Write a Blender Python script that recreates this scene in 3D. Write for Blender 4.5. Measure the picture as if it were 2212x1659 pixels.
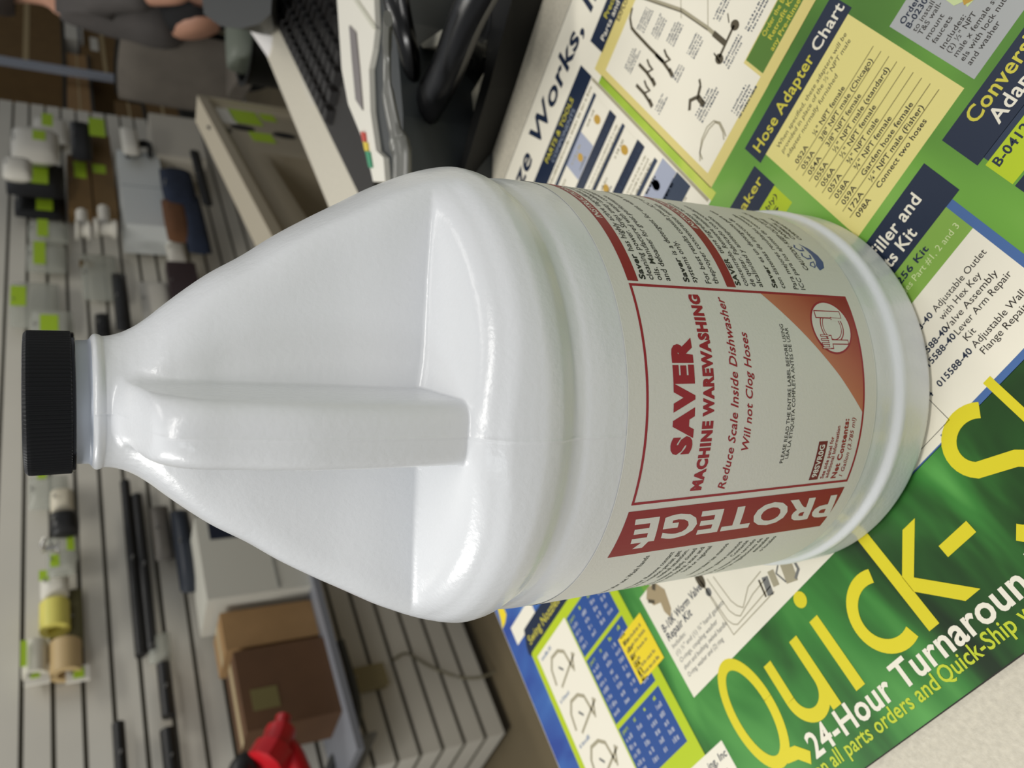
import bpy, bmesh, math, random
import numpy as np
from mathutils import Vector, Matrix
for o in list(bpy.data.objects): bpy.data.objects.remove(o)
SC = bpy.context.scene
COL = SC.collection
random.seed(7)
PI = math.pi
def lin(c):
    c = c/255.0
    return c/12.92 if c <= .04045 else ((c+.055)/1.055)**2.4
def rgb(r, g, b): return (lin(r), lin(g), lin(b), 1.0)

# ------------------------------------------------------------------ camera
# metres; the counter top is z=0, the phone is held on its side 0.287 above it
F_PX, PITCH, ROLL, CAM_H = 1732.588, 0.522495, 0.015015, 0.286747
def cam_axes():
    cp, sp = math.cos(PITCH), math.sin(PITCH)
    w = Vector((0, cp, -sp)); r = Vector((1, 0, 0)); d = Vector((0, -sp, -cp))
    c, s = math.cos(ROLL), math.sin(ROLL)
    return c*r+s*d, -s*r+c*d, w
AR, AD, AW = cam_axes()
CAM = Vector((0, 0, CAM_H))
cd = bpy.data.cameras.new('camera'); co = bpy.data.objects.new('camera', cd); COL.objects.link(co)
M = Matrix(((AD.x, AR.x, -AW.x, 0), (AD.y, AR.y, -AW.y, 0), (AD.z, AR.z, -AW.z, CAM_H), (0, 0, 0, 1)))
co.matrix_world = M
cd.sensor_width = 36.0; cd.lens = F_PX*36/2212
cd.clip_start = .01; cd.clip_end = 60
cd.dof.use_dof = True; cd.dof.focus_distance = .245; cd.dof.aperture_fstop = 15.5
SC.camera = co
# ------------------------------------------------------------------ light
SC.view_settings.view_transform = 'Standard'; SC.view_settings.look = 'None'
SC.view_settings.gamma = 1.0; SC.view_settings.exposure = 0.10
SC.view_settings.use_curve_mapping = False
wd = bpy.data.worlds.new('world'); SC.world = wd; wd.use_nodes = True
bg = wd.node_tree.nodes['Background']; bg.inputs[0].default_value = (.93, .96, 1.0, 1); bg.inputs[1].default_value = .25
YW = .81959   # heading of the slatted wall and of the counter's long edge
AL = Vector((math.cos(YW), math.sin(YW), 0)); NW = Vector((-math.sin(YW), math.cos(YW), 0))
def ceiling_lamp(name, loc, sx, sy, power, col, rz=YW):
    l = bpy.data.lights.new(name, 'AREA'); l.shape = 'RECTANGLE'; l.size = sx; l.size_y = sy; l.energy = power; l.color = col
    o = bpy.data.objects.new(name, l); COL.objects.link(o); o.location = loc; o.rotation_euler = (0, 0, rz)
ceiling_lamp('ceiling_lamp', (.22, -.30, 1.62), 1.1, .16, 12.5, (1, .975, .935), 0)
ceiling_lamp('ceiling_lamp', (.85, .95, 1.62), 1.2, .16, 3.5, (1, .97, .92))
ceiling_lamp('ceiling_lamp', (-1.75, 1.0, 1.62), 1.2, .16, 36, (1, .985, .95))
ceiling_lamp('ceiling_lamp', (.55, 2.75, 1.62), 1.2, .16, 12, (1, .97, .90))
ceiling_lamp('ceiling_lamp', (-1.2, -1.1, 1.62), 1.2, .3, 5, (.90, .95, 1))
# ------------------------------------------------------------------ helpers
def ray(px, py):
    u, v = 1659-py, px
    return ((u-829.5)*AR + (v-1106)*AD + F_PX*AW).normalized()
def on_level(px, py, z):            # point of the level z seen at a pixel of the photograph
    D = ray(px, py); t = (z-CAM_H)/D.z
    return CAM+D*t
WALL_D = 2.42
def on_wall(px, py, off=0.0):       # wall frame (along, out, up) of the point 'off' in front of the wall plane
    D = ray(px, py); t = (WALL_D-off)/D.dot(NW); X = CAM+D*t
    return X.dot(AL), -off, X.z
MATS = {}
def mat(name, col, rough=.55, metal=0, bump=0, bscale=200, var=0, vscale=8, spec=.5, sss=0, alpha=1, trans=0, emit=0):
    if name in MATS: return MATS[name]
    m = bpy.data.materials.new(name); m.use_nodes = True; nt = m.node_tree; b = nt.nodes['Principled BSDF']
    b.inputs['Base Color'].default_value = col; b.inputs['Roughness'].default_value = rough
    b.inputs['Metallic'].default_value = metal; b.inputs['Specular IOR Level'].default_value = spec
    b.inputs['Alpha'].default_value = alpha; b.inputs['Transmission Weight'].default_value = trans
    tc = nt.nodes.new('ShaderNodeTexCoord')
    if bump:
        n = nt.nodes.new('ShaderNodeTexNoise'); n.inputs['Scale'].default_value = bscale; n.inputs['Detail'].default_value = 3
        nt.links.new(tc.outputs['Object'], n.inputs['Vector'])
        bp = nt.nodes.new('ShaderNodeBump'); bp.inputs['Strength'].default_value = bump; bp.inputs['Distance'].default_value = .001
        nt.links.new(n.outputs['Fac'], bp.inputs['Height']); nt.links.new(bp.outputs['Normal'], b.inputs['Normal'])
    if var:
        n = nt.nodes.new('ShaderNodeTexNoise'); n.inputs['Scale'].default_value = vscale; n.inputs['Detail'].default_value = 4
        nt.links.new(tc.outputs['Object'], n.inputs['Vector'])
        r = nt.nodes.new('ShaderNodeValToRGB'); r.color_ramp.elements[0].position = .3; r.color_ramp.elements[1].position = .7
        r.color_ramp.elements[0].color = tuple(max(0, c*(1-var)) for c in col[:3])+(1,)
        r.color_ramp.elements[1].color = tuple(min(1, c*(1+var)) for c in col[:3])+(1,)
        nt.links.new(n.outputs['Fac'], r.inputs['Fac']); nt.links.new(r.outputs['Color'], b.inputs['Base Color'])
    MATS[name] = m
    return m
def link(name, me, parent=None, m=None, smooth=False):
    o = bpy.data.objects.new(name, me); COL.objects.link(o)
    if m is not None:
        for x in (m if isinstance(m, (list, tuple)) else [m]): me.materials.append(x)
    if parent: o.parent = parent
    if smooth:
        for p in me.polygons: p.use_smooth = True
    return o
def tag(o, label, cat, group=None):
    o['label'] = label; o['category'] = cat
    if group: o['group'] = group
    return o
def thing(name, label, cat, loc=(0, 0, 0), rz=0, group=None):
    o = bpy.data.objects.new(name, None); COL.objects.link(o); o.location = loc; o.rotation_euler = (0, 0, rz)
    o.empty_display_size = .05
    return tag(o, label, cat, group)
def wthing(name, label, cat, a, out, z, group=None):     # a thing standing in the wall's frame: x along, -y out of the wall
    return thing(name, label, cat, NW*WALL_D+AL*a-NW*out+Vector((0, 0, z)), YW, group)
def struct(o): o['kind'] = 'structure'; return o
def B(): return bmesh.new()
def done(bm, name, m, parent=None, smooth=False, bevel=0, seg=2):
    if bevel:
        bmesh.ops.bevel(bm, geom=[e for e in bm.edges if len(e.link_faces) == 2 and e.calc_face_angle(0) > .6], offset=bevel, segments=seg, affect='EDGES', clamp_overlap=True)
    bmesh.ops.recalc_face_normals(bm, faces=bm.faces)
    me = bpy.data.meshes.new(name); bm.to_mesh(me); bm.free()
    o = link(name, me, parent, m)
    if smooth:
        for p in me.polygons: p.use_smooth = True
        me.set_sharp_from_angle(angle=math.radians(38))
    return o
def box(bm, x0, x1, y0, y1, z0, z1, mi=0):
    v = [bm.verts.new((x, y, z)) for z in (z0, z1) for x, y in ((x0, y0), (x1, y0), (x1, y1), (x0, y1))]
    for q in ((3, 2, 1, 0), (4, 5, 6, 7), (0, 1, 5, 4), (1, 2, 6, 5), (2, 3, 7, 6), (3, 0, 4, 7)):
        bm.faces.new([v[i] for i in q]).material_index = mi
def prism(bm, pts, z0, z1, mi=0, top=None):
    a = [bm.verts.new((p[0], p[1], z0)) for p in pts]; b = [bm.verts.new((p[0], p[1], z1)) for p in (top or pts)]
    n = len(pts)
    bm.faces.new(a[::-1]).material_index = mi; bm.faces.new(b).material_index = mi
    for i in range(n): bm.faces.new((a[i], a[(i+1) % n], b[(i+1) % n], b[i])).material_index = mi
def lathe(bm, prof, n=32, c=(0, 0), close=True):
    rings = []
    for r, z in prof: rings.append([bm.verts.new((c[0]+r*math.cos(2*PI*i/n), c[1]+r*math.sin(2*PI*i/n), z)) for i in range(n)])
    for a, b in zip(rings, rings[1:]):
        for i in range(n): bm.faces.new((a[i], a[(i+1) % n], b[(i+1) % n], b[i]))
    if close: bm.faces.new(rings[0][::-1]); bm.faces.new(rings[-1])
def tube(bm, pts, r, n=10, flat=1.0):
    pts = [Vector(p) for p in pts]
    # smooth the path
    q = []
    for i in range(len(pts)-1):
        p0, p1, p2, p3 = pts[max(i-1, 0)], pts[i], pts[i+1], pts[min(i+2, len(pts)-1)]
        for k in range(6):
            t = k/6
            q.append(.5*((2*p1)+(p2-p0)*t+(2*p0-5*p1+4*p2-p3)*t*t+(3*p1-p0-3*p2+p3)*t**3))
    q.append(pts[-1]); rings = []
    for i, p in enumerate(q):
        d = (q[min(i+1, len(q)-1)]-q[max(i-1, 0)]).normalized()
        up = Vector((0, 0, 1)) if abs(d.z) < .9 else Vector((1, 0, 0))
        s = d.cross(up).normalized(); u = s.cross(d).normalized()
        rr = r[min(int(i/6), len(r)-1)] if isinstance(r, (list, tuple)) else r
        rings.append([bm.verts.new(p+s*rr*math.cos(2*PI*k/n)+u*rr*flat*math.sin(2*PI*k/n)) for k in range(n)])
    for a, b in zip(rings, rings[1:]):
        for k in range(n): bm.faces.new((a[k], a[(k+1) % n], b[(k+1) % n], b[k]))
    bm.faces.new(rings[0][::-1]); bm.faces.new(rings[-1])
def pillow(bm, w, h, d, n=10, ex=.5):        # soft pad in the x/z plane, base at z=0, thickness d along y
    f, bk = [], []
    for j in range(n+1):
        rf, rb = [], []
        for i in range(n+1):
            x, z = i/n*2-1, j/n*2-1
            t = max(0, (1-abs(x)**3)*(1-abs(z)**3))**ex*d/2
            x2 = x*(1-.05*z*z); z2 = z*(1-.05*x*x)
            rf.append(bm.verts.new((x2*w/2, -t-.0005, (z2+1)*h/2))); rb.append(bm.verts.new((x2*w/2, t+.0005, (z2+1)*h/2)))
        f.append(rf); bk.append(rb)
    for j in range(n):
        for i in range(n):
            bm.faces.new((f[j][i], f[j][i+1], f[j+1][i+1], f[j+1][i])); bm.faces.new((bk[j][i], bk[j+1][i], bk[j+1][i+1], bk[j][i+1]))
    for i in range(n):
        for e0, e1 in (((0, i), (0, i+1)), ((n, i+1), (n, i)), ((i+1, 0), (i, 0)), ((i, n), (i+1, n))):
            bm.faces.new((f[e1[0]][e1[1]], f[e0[0]][e0[1]], bk[e0[0]][e0[1]], bk[e1[0]][e1[1]]))
# ---- printing: flat graphics collected as polygons, glyphs taken from text curves
class Print:
    def __init__(self, mats): self.names = list(mats); self.mats = [mats[k] for k in mats]; self.polys = []; self.texts = []
    def ix(self, c): return self.names.index(c)
    def poly(self, pts, c, lay=1): self.polys.append((pts, self.ix(c), lay))
    def rect(self, x0, x1, y0, y1, c, lay=1): self.poly([(x0, y0), (x1, y0), (x1, y1), (x0, y1)], c, lay)
    def disc(self, x, y, r, c, lay=1, ry=None, n=36): self.poly([(x+r*math.cos(2*PI*i/n), y+(ry or r)*math.sin(2*PI*i/n)) for i in range(n)], c, lay)
    def line(self, pts, w, c, lay=1):        # mitred ribbon, no overlapping pieces
        n = len(pts); A_ = []
        for i in range(n):
            a, b = pts[max(i-1, 0)], pts[min(i+1, n-1)]
            d1 = Vector((pts[i][0]-a[0], pts[i][1]-a[1])); d2 = Vector((b[0]-pts[i][0], b[1]-pts[i][1]))
            d1 = d1.normalized() if d1.length else d2.normalized(); d2 = d2.normalized() if d2.length else d1
            t = (d1+d2).normalized() if (d1+d2).length > 1e-6 else d1
            m = min(1.8, 1/max(.5, t.dot(d1))); nx, ny = -t.y*w/2*m, t.x*w/2*m
            A_.append(((pts[i][0]-nx, pts[i][1]-ny), (pts[i][0]+nx, pts[i][1]+ny)))
        for p, q in zip(A_, A_[1:]): self.poly([p[0], q[0], q[1], p[1]], c, lay)
    def frame(self, x0, x1, y0, y1, w, c, lay=1):
        self.rect(x0, x1, y0, y0+w, c, lay); self.rect(x0, x1, y1-w, y1, c, lay); self.rect(x0, x0+w, y0+w, y1-w, c, lay); self.rect(x1-w, x1, y0+w, y1-w, c, lay)
    def text(self, s, x0, x1, base, cap, c, bold=0, shear=0, lay=2, rot=False, right=False, serif=False):
        self.texts.append((s, x0, x1, base, cap, self.ix(c), bold, shear, lay, rot, right, serif))
    def specks(self, x0, x1, y, h, c, lay=2, gap=.3):      # a line of print too small to read
        x = x0
        while x < x1-h*.4:
            w = h*random.uniform(.25, .8); self.rect(x, min(x+w, x1), y, y+h*random.choice((.7, 1, .85)), c, lay); x += w+h*gap*random.choice((.5, 1, 1, 2.2))
    def glyphs(self):
        keys = sorted({(t[0], t[6]) for t in self.texts}); tmp = {}
        for k in keys+[('H', 0.0)]:
            cu = bpy.data.curves.new('t', 'FONT'); cu.body = k[0]; cu.size = 1; cu.offset = k[1]; cu.resolution_u = 3 if len(k[0]) < 24 else 2; cu.fill_mode = 'FRONT'; cu.space_character = 1+max(0, k[1])*2.4
            o = bpy.data.objects.new('t', cu); COL.objects.link(o); tmp[k] = o
        dg = bpy.context.evaluated_depsgraph_get(); dg.update(); out = {}
        for k, o in tmp.items():
            me = o.evaluated_get(dg).to_mesh(); v = np.array([x.co[:2] for x in me.vertices]).reshape(-1, 2); f = [list(p.vertices) for p in me.polygons]
            out[k] = (v, f); o.evaluated_get(dg).to_mesh_clear()
        for o in tmp.values():
            cu = o.data; bpy.data.objects.remove(o); bpy.data.curves.remove(cu)
        return out
    def build(self, name, mapf, parent, base_v=(), base_f=(), base_m=(), bend=None, layh=.00004):
        V = [tuple(v) for v in base_v]; Fc = [list(f) for f in base_f]; MI = list(base_m)
        def add(vs, fs, mi, lay):
            o = len(V); V.extend(mapf(x, y, lay*layh) for x, y in vs)
            for f in fs: Fc.append([o+i for i in f]); MI.append(mi)
        def cut(vs, fs):
            if not bend: return vs, fs
            xs = [v[0] for v in vs]
            if max(xs)-min(xs) < bend*1.4: return vs, fs
            bm = bmesh.new(); bv = [bm.verts.new((x, y, 0)) for x, y in vs]
            for f in fs:
                try: bm.faces.new([bv[i] for i in f])
                except ValueError: pass
            k = math.ceil(min(xs)/bend)
            while k*bend < max(xs):
                g = list(bm.verts)+list(bm.edges)+list(bm.faces)
                bmesh.ops.bisect_plane(bm, geom=g, plane_co=(k*bend, 0, 0), plane_no=(1, 0, 0), dist=1e-7); k += 1
            bm.verts.index_update(); r = [(v.co.x, v.co.y) for v in bm.verts], [[v.index for v in f.verts] for f in bm.faces]
            bm.free(); return r
        for pts, mi, lay in self.polys:
            vs, fs = cut(pts, [list(range(len(pts)))]); add(vs, fs, mi, lay)
        if self.texts:
            G = self.glyphs(); capH = G[('H', 0.0)][0][:, 1].max()
            for s, x0, x1, base, cap, mi, bold, shear, lay, rot, right, serif in self.texts:
                v, f = G[(s, bold)]
                if not len(v): continue
                sy = cap/(capH+bold); v = v.copy(); lo, hi = v[:, 0].min(), v[:, 0].max()
                if x1 is None: sx = sy*.95; ox = x0
                elif right: sx = sy*.95; ox = x1-(hi-lo)*sx
                else: sx = (x1-x0)/(hi-lo); ox = x0
                X = (v[:, 0]-lo)*sx+ox; Y = (v[:, 1]+bold)*sy; X = X+Y*shear
                if rot: P2 = [(base-b, a) for a, b in zip(X, Y)]     # reads upward
                else: P2 = [(a, base+b) for a, b in zip(X, Y)]
                P2, f2 = cut(P2, f) if (cap > .0028) else (P2, f)
                add(P2, f2, mi, lay)
        me = bpy.data.meshes.new(name); me.from_pydata(V, [], Fc); me.polygons.foreach_set('material_index', MI); me.update()
        return link(name, me, parent, self.mats)
# ------------------------------------------------------------------ room
m_floor = mat('floor_tile', rgb(112, 100, 76), .6, var=.12, vscale=3)
m_slat = mat('slat_face', rgb(216, 212, 200), .42, var=.05, vscale=2.5)
m_groove = mat('slat_groove', rgb(104, 99, 84), .7)
m_dark = mat('dark_wall', rgb(70, 70, 64), .8, var=.1, vscale=2)
FLOOR = -1.035
bm = B(); box(bm, -5, 9, -3, 11, FLOOR-.05, FLOOR); struct(done(bm, 'floor', m_floor))
def wall_box(name, a0, a1, o0, o1, z0, z1, m):
    bm = B()
    vs = []
    for z in (z0, z1):
        for a, o in ((a0, o0), (a1, o0), (a1, o1), (a0, o1)):
            p = NW*(WALL_D-o)+AL*a; vs.append(bm.verts.new((p.x, p.y, z)))
    for q in ((3, 2, 1, 0), (4, 5, 6, 7), (0, 1, 5, 4), (1, 2, 6, 5), (2, 3, 7, 6), (3, 0, 4, 7)): bm.faces.new([vs[i] for i in q])
    return struct(done(bm, name, m))
wall_box('wall_back', -3, 9.0, -1.5, -1.4, FLOOR, 1.7, m_dark)
wall_box('wall_right', 9.0, 9.1, -1.5, 3.2, FLOOR, 1.7, m_dark)
# slatted display wall: a board with grooves every 3 inches, its end turned to the camera
def slatwall():
    bm = B(); P = .0762; z0 = .287-.531*WALL_D; a0, a1 = .905, 4.98; G = .0125; th = .012; dep = .62
    prof = []; z = z0; k = 0
    while z < .62:
        prof += [(0, z, 0), (0, z+P-G, 1), (th, z+P-G, 1), (th, z+P, 0)]; z += P
    pts = [(a1, 0), (a0, 0), (a0, -dep)]
    def vert(i, o, z):
        a, out = pts[i]
        if i == 0: p = (a, out-o)
        elif i == 1: p = (a+o, out-o)
        else: p = (a+o, out)
        q = NW*(WALL_D-p[1])+AL*p[0]; return bm.verts.new((q.x, q.y, z))
    rows = [[vert(i, o, z) for i in range(3)] for o, z, _ in prof]
    for j in range(len(rows)-1):
        mi = 1 if j % 4 in (1, 2, 3) else 0
        for i in range(2): bm.faces.new((rows[j][i], rows[j][i+1], rows[j+1][i+1], rows[j+1][i])).material_index = mi
    o = done(bm, 'wall_left', [m_slat, m_groove]); struct(o)
slatwall()
# toe board under the slats
bm = B()
zb = .287-.531*WALL_D
for a0, a1, o0, o1 in ((.925, 4.98, -.05, -.02), (.925, .955, -.6, -.05)):
    vs = [bm.verts.new((*(NW*(WALL_D-o)+AL*a)[:2], z)) for z in (FLOOR, zb) for a, o in ((a0, o0), (a1, o0), (a1, o1), (a0, o1))]
    for q in ((3, 2, 1, 0), (4, 5, 6, 7), (0, 1, 5, 4), (1, 2, 6, 5), (2, 3, 7, 6), (3, 0, 4, 7)): bm.faces.new([vs[i] for i in q])
struct(done(bm, 'baseboard_left', mat('toe_board', rgb(60, 54, 42), .7)))

# ------------------------------------------------------------------ counter and printed counter mat
YM = -.768955   # heading of the mat's lines of print
m_lam = mat('laminate', rgb(206, 199, 180), .5, var=.09, vscale=420, bump=.25, bscale=500)
ctr = thing('counter', 'beige laminate sales counter carrying the jug, the printed mat and the desk equipment', 'counter', (0, 0, FLOOR), YM)
bm = B(); box(bm, -.4925, .75, -.45, 1.75, -FLOOR-.042, -FLOOR-.0014); done(bm, 'countertop', m_lam, ctr, bevel=.002)
bm = B(); box(bm, -.465, .70, -.40, 1.70, 0, -FLOOR-.042); done(bm, 'cabinet_body', mat('cabinet', rgb(150, 140, 120), .6), ctr)

def art(name, stops, scale, axis=(1, 1, 1), dist=1.2, rot=0, detail=2.0):
    m = bpy.data.materials.new(name); m.use_nodes = True; nt = m.node_tree; b = nt.nodes['Principled BSDF']; b.inputs['Roughness'].default_value = .42
    b.inputs['Specular IOR Level'].default_value = .35
    tc = nt.nodes.new('ShaderNodeTexCoord'); mp = nt.nodes.new('ShaderNodeMapping'); mp.inputs['Scale'].default_value = axis; mp.inputs['Rotation'].default_value = (0, 0, rot)
    n = nt.nodes.new('ShaderNodeTexNoise'); n.inputs['Scale'].default_value = scale; n.inputs['Detail'].default_value = detail; n.inputs['Distortion'].default_value = dist
    r = nt.nodes.new('ShaderNodeValToRGB'); el = r.color_ramp.elements
    while len(el) < len(stops): el.new(.5)
    for e, (p, c) in zip(el, stops): e.position = p; e.color = rgb(*c)
    nt.links.new(tc.outputs['Object'], mp.inputs[0]); nt.links.new(mp.outputs[0], n.inputs['Vector']); nt.links.new(n.outputs['Fac'], r.inputs['Fac']); nt.links.new(r.outputs['Color'], b.inputs['Base Color'])
    return m
def ink(name, c, rough=.42): return mat('ink_'+name, rgb(*c), rough, spec=.35)
mm = {
 'black': mat('mat_edge', rgb(32, 30, 24), .7),
 'leaf': art('leaf_dark', [(.33, (22, 44, 18)), (.44, (38, 82, 32)), (.54, (58, 126, 52)), (.66, (92, 164, 78)), (.8, (176, 212, 160))], 15, (1, .34, 1), 1.1, .5, 3.5),
 'green': art('leaf_light', [(.32, (66, 108, 38)), (.47, (88, 138, 50)), (.6, (112, 168, 62)), (.76, (176, 214, 118))], 11, (1, .6, 1), .7, .3),
 'lime': art('leaf_lime', [(.3, (140, 176, 52)), (.5, (172, 200, 66)), (.7, (206, 214, 96))], 14),
 'sky': art('sky_print', [(.36, (48, 74, 150)), (.52, (62, 104, 172)), (.66, (122, 164, 204))], 22, (.7, 1, 1), .6),
 'white': ink('white', (240, 234, 215)), 'navy': ink('navy', (30, 42, 64)), 'navy2': ink('slate_navy', (44, 58, 80)),
 'yellow': ink('yellow', (222, 208, 40)), 'ytext': ink('yellow_text', (212, 202, 70)), 'cream': ink('cream', (232, 220, 138)),
 'tan': ink('tan_border', (222, 206, 128)), 'chart': ink('chart_green', (184, 204, 34)), 'blue': ink('table_blue', (44, 80, 146)), 'bluerule': ink('blue_rule', (74, 108, 162)),
 'sun': ink('sun_yellow', (240, 214, 44)), 'ygreen': ink('yellow_green', (196, 208, 50)), 'grey': ink('box_grey', (176, 178, 176)), 'bluegrey': ink('cell_blue_grey', (164, 170, 188)),
 'olive': ink('olive_green', (86, 124, 48)), 'kit': ink('kit_green', (132, 172, 72)), 'text': ink('text_black', (48, 42, 36)), 'soft': ink('text_grey', (120, 120, 116)), 'draw': ink('drawing_brown', (84, 76, 58)),
 'pale': ink('drawing_pale', (168, 160, 134)), 'brass': ink('brass', (196, 156, 62)), 'tann': ink('spray_tan', (170, 152, 118)), 'lt': ink('light_text', (206, 220, 160)), 'rule': ink('rule_brown', (140, 128, 74)), 'red': ink('faint_red', (200, 140, 120)), 'mist': ink('mist', (150, 160, 176)),
}
pm = Print(mm); k = .001
def R(x0, x1, y0, y1, c, l=1): pm.rect(x0*k, x1*k, y0*k, y1*k, c, l)
def T(s, x0, x1, b, h, c, bold=0, shear=0, lay=3, right=False): pm.text(s, x0*k, None if x1 is None else x1*k, b*k, h*k, c, bold, shear, lay, False, right)
def L(pts, w, c, lay=3): pm.line([(x*k, y*k) for x, y in pts], w*k, c, lay)
def PO(pts, c, lay=2): pm.poly([(x*k, y*k) for x, y in pts], c, lay)
def S(x0, x1, y, h, c, lay=3): pm.specks(x0*k, x1*k, y*k, h*k, c, lay)
X0, X1, Y0, Y1 = -489.4, 215, 42.5, 466
R(X0, X1, Y0+.3, 300, 'green', 1); R(X0, X1, Y0+.3, 113.6, 'leaf', 2); R(X0, -330, 113.6, 215, 'leaf', 2)
R(X0, -380, Y0+.3, 300, 'sky', 3)
# header and parts table, far left
R(X0+.6, X1, 275.5, Y1-.6, 'white', 2); R(-136.8, X1, 60, 413.4, 'green', 3); 
T('Bronze Works, Inc', -290, -84, 439.6, 16.6, 'navy', .022, .16, 4)
R(-340, -141.6, 413, 428.8, 'navy', 3); T('PARTS & TOOLS', -206, -161, 421.4, 4.6, 'ytext', .01, 0, 5); T('COMPONENTS', -202, -165, 415.2, 3.8, 'mist', .0, 0, 5)
S(-330, -144, 408.5, 2.4, 'pale', 4)
yy = 401.2; row = 0
for yt, hh in ((401.3, 17.5), (363.5, 14.5), (325, 13)):
    R(-340, -147.7, yt-.2, yt+3.2, 'navy2', 4); R(-340, -147.7, yt-hh-9.5, yt-hh-1, 'navy', 4); S(-330, -150, yt-hh-7, 2.2, 'navy2', 5)
    for q, xa in enumerate((-171.7, -195.4, -219, -243, -267)):
        if (q+row) % 2 == 0: R(xa-23.5, xa, yt-hh-.6, yt-.2, 'bluegrey', 4)
        S(xa-20, xa-6, yt-6, 2, 'pale', 5); pm.disc((xa-12)*k, (yt-hh*.6)*k, .0024, 'brass', 5, .0035, 10)
        S(xa-18, xa-8, yt-hh+1.5, 2, 'soft', 5)
    R(-171, -148.5, yt-hh-.6, yt-.4, 'white', 4); S(-166, -154, yt-5, 2.2, 'pale', 5); pm.disc(-.158, (yt-hh*.62)*k, .0026, 'brass', 5, .004, 10)
    for j in range(3): S(-330, -150, yt-hh-14-j*3.4, 1.6, 'pale', 4)
    row += 1
R(-171, -144, 293, 307, 'navy2', 5); R(-171, -144.5, 307.4, 322, 'bluegrey', 5); R(-200, -171, 300, 322, 'white', 5); R(-240, -172, 286, 299, 'bluegrey', 5); pm.disc(-.185, .308, .004, 'draw', 6, .005, 12)
R(-143.3, -141.6, 277, 412, 'pale', 4)
# assembly drawing pane
R(-141.4, -136.6, 275, 404, 'lime', 4); R(-137.0, 40, 279.6, 413.4, 'tan', 4); R(-132.6, 40, 286.6, 402.2, 'white', 5)
R(-126.6, 60, 412.6, 428.9, 'navy', 6); T('Precise', -110, -94, 421, 4.6, 'ytext', .01, 0, 8); T('Parts and', -121, -98, 415.2, 4.4, 'white', .008, 0, 8); T('EXPLODED', -106.5, -86, 408.6, 3.6, 'draw', .01, 0, 8)
R(-82, 40, 285.6, 300.9, 'tan', 6); R(-80.3, 40, 280, 300.3, 'olive', 7); R(-82, 40, 279.6, 286.2, 'tan', 8)
T('Order the B-1433', -67.5, -43, 296.2, 2.9, 'ytext', .012, 0, 9); T('Retrofit Kit', -67, -47, 291.7, 2.9, 'ytext', .012, 0, 9); T('any Pre-Rinse', -70.3, -47.5, 287.2, 2.9, 'ytext', .012, 0, 9)
W_ = 7
L([(-96, 402), (-101, 400), (-104.4, 395), (-105, 390), (-106, 372), (-106.5, 356)], 1.7, 'draw', W_)
L([(-88, 397), (-80.8, 360), (-79.8, 335), (-80.2, 322)], 2.0, 'pale', W_); L([(-88.8, 397), (-81.6, 360), (-80.5, 335)], .6, 'draw', W_+1); L([(-80, 330), (-80.3, 318)], 2.8, 'draw', W_+1)
L([(-87, 318), (-71.5, 319)], 1.6, 'draw', W_); pm.disc(-.0875, .3175, .0024, 'draw', W_, .0032, 12); pm.disc(-.0712, .3185, .0024, 'draw', W_, .0032, 12)
L([(-88.5, 316), (-87, 323)], .8, 'draw', W_); L([(-72, 323), (-69, 327)], .7, 'draw', W_); L([(-62, 352), (-79, 336)], .5, 'pale', W_); L([(-70, 372), (-84, 358)], .5, 'pale', W_)
for ox, oy in ((-106.5, 354), (-116.5, 364), (-126, 358.5)):
    L([(ox, oy+11), (ox-.3, oy+2), (ox-1.5, oy-6)], 1.8, 'draw', W_); L([(ox, oy+1), (ox+3, oy-2), (ox+3.4, oy+2), (ox+5, oy+6)], 1.3, 'draw', W_); L([(ox-1, oy-5), (ox-2.5, oy-10)], 2.4, 'draw', W_)
L([(-103, 321), (-108, 319), (-112, 323), (-116, 320)], 2.0, 'draw', W_); L([(-108, 319), (-109, 312)], 3.0, 'draw', W_); L([(-103, 321), (-101, 324)], 1.4, 'draw', W_)
for e in (0, 1.9):
    L([(-131+e*.8, 295.5-e*.5), (-128, 298.5), (-122.5, 301.8-e*.6), (-116, 302.6-e), (-111.5, 300.5-e*.8), (-110-e*.4, 296), (-111.5-e*.5, 291), (-113-e, 287.8)], .75, 'pale', W_)
for x0, x1, y, h, n in ((-124, -110, 382, 3, 4), (-103, -88, 385.5, 3.6, 4), (-100.5, -87, 371, 4, 4), (-98, -85, 356, 4.4, 4), (-96, -82.5, 336, 5, 4), (-110, -101, 339.5, 3, 3), (-129, -118, 341.5, 3, 3), (-88.5, -72, 308.5, 4, 3), (-102.5, -86, 288, 4, 4), (-116.5, -98, 309.5, 4, 4), (-75, -60, 330, 4, 3), (-70, -52, 306, 4, 3)):
    for j in range(n): S(x0+random.uniform(0, 1), x1-random.uniform(0, 3), y+h-j*2.2, 1.25, 'navy2', W_)
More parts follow.
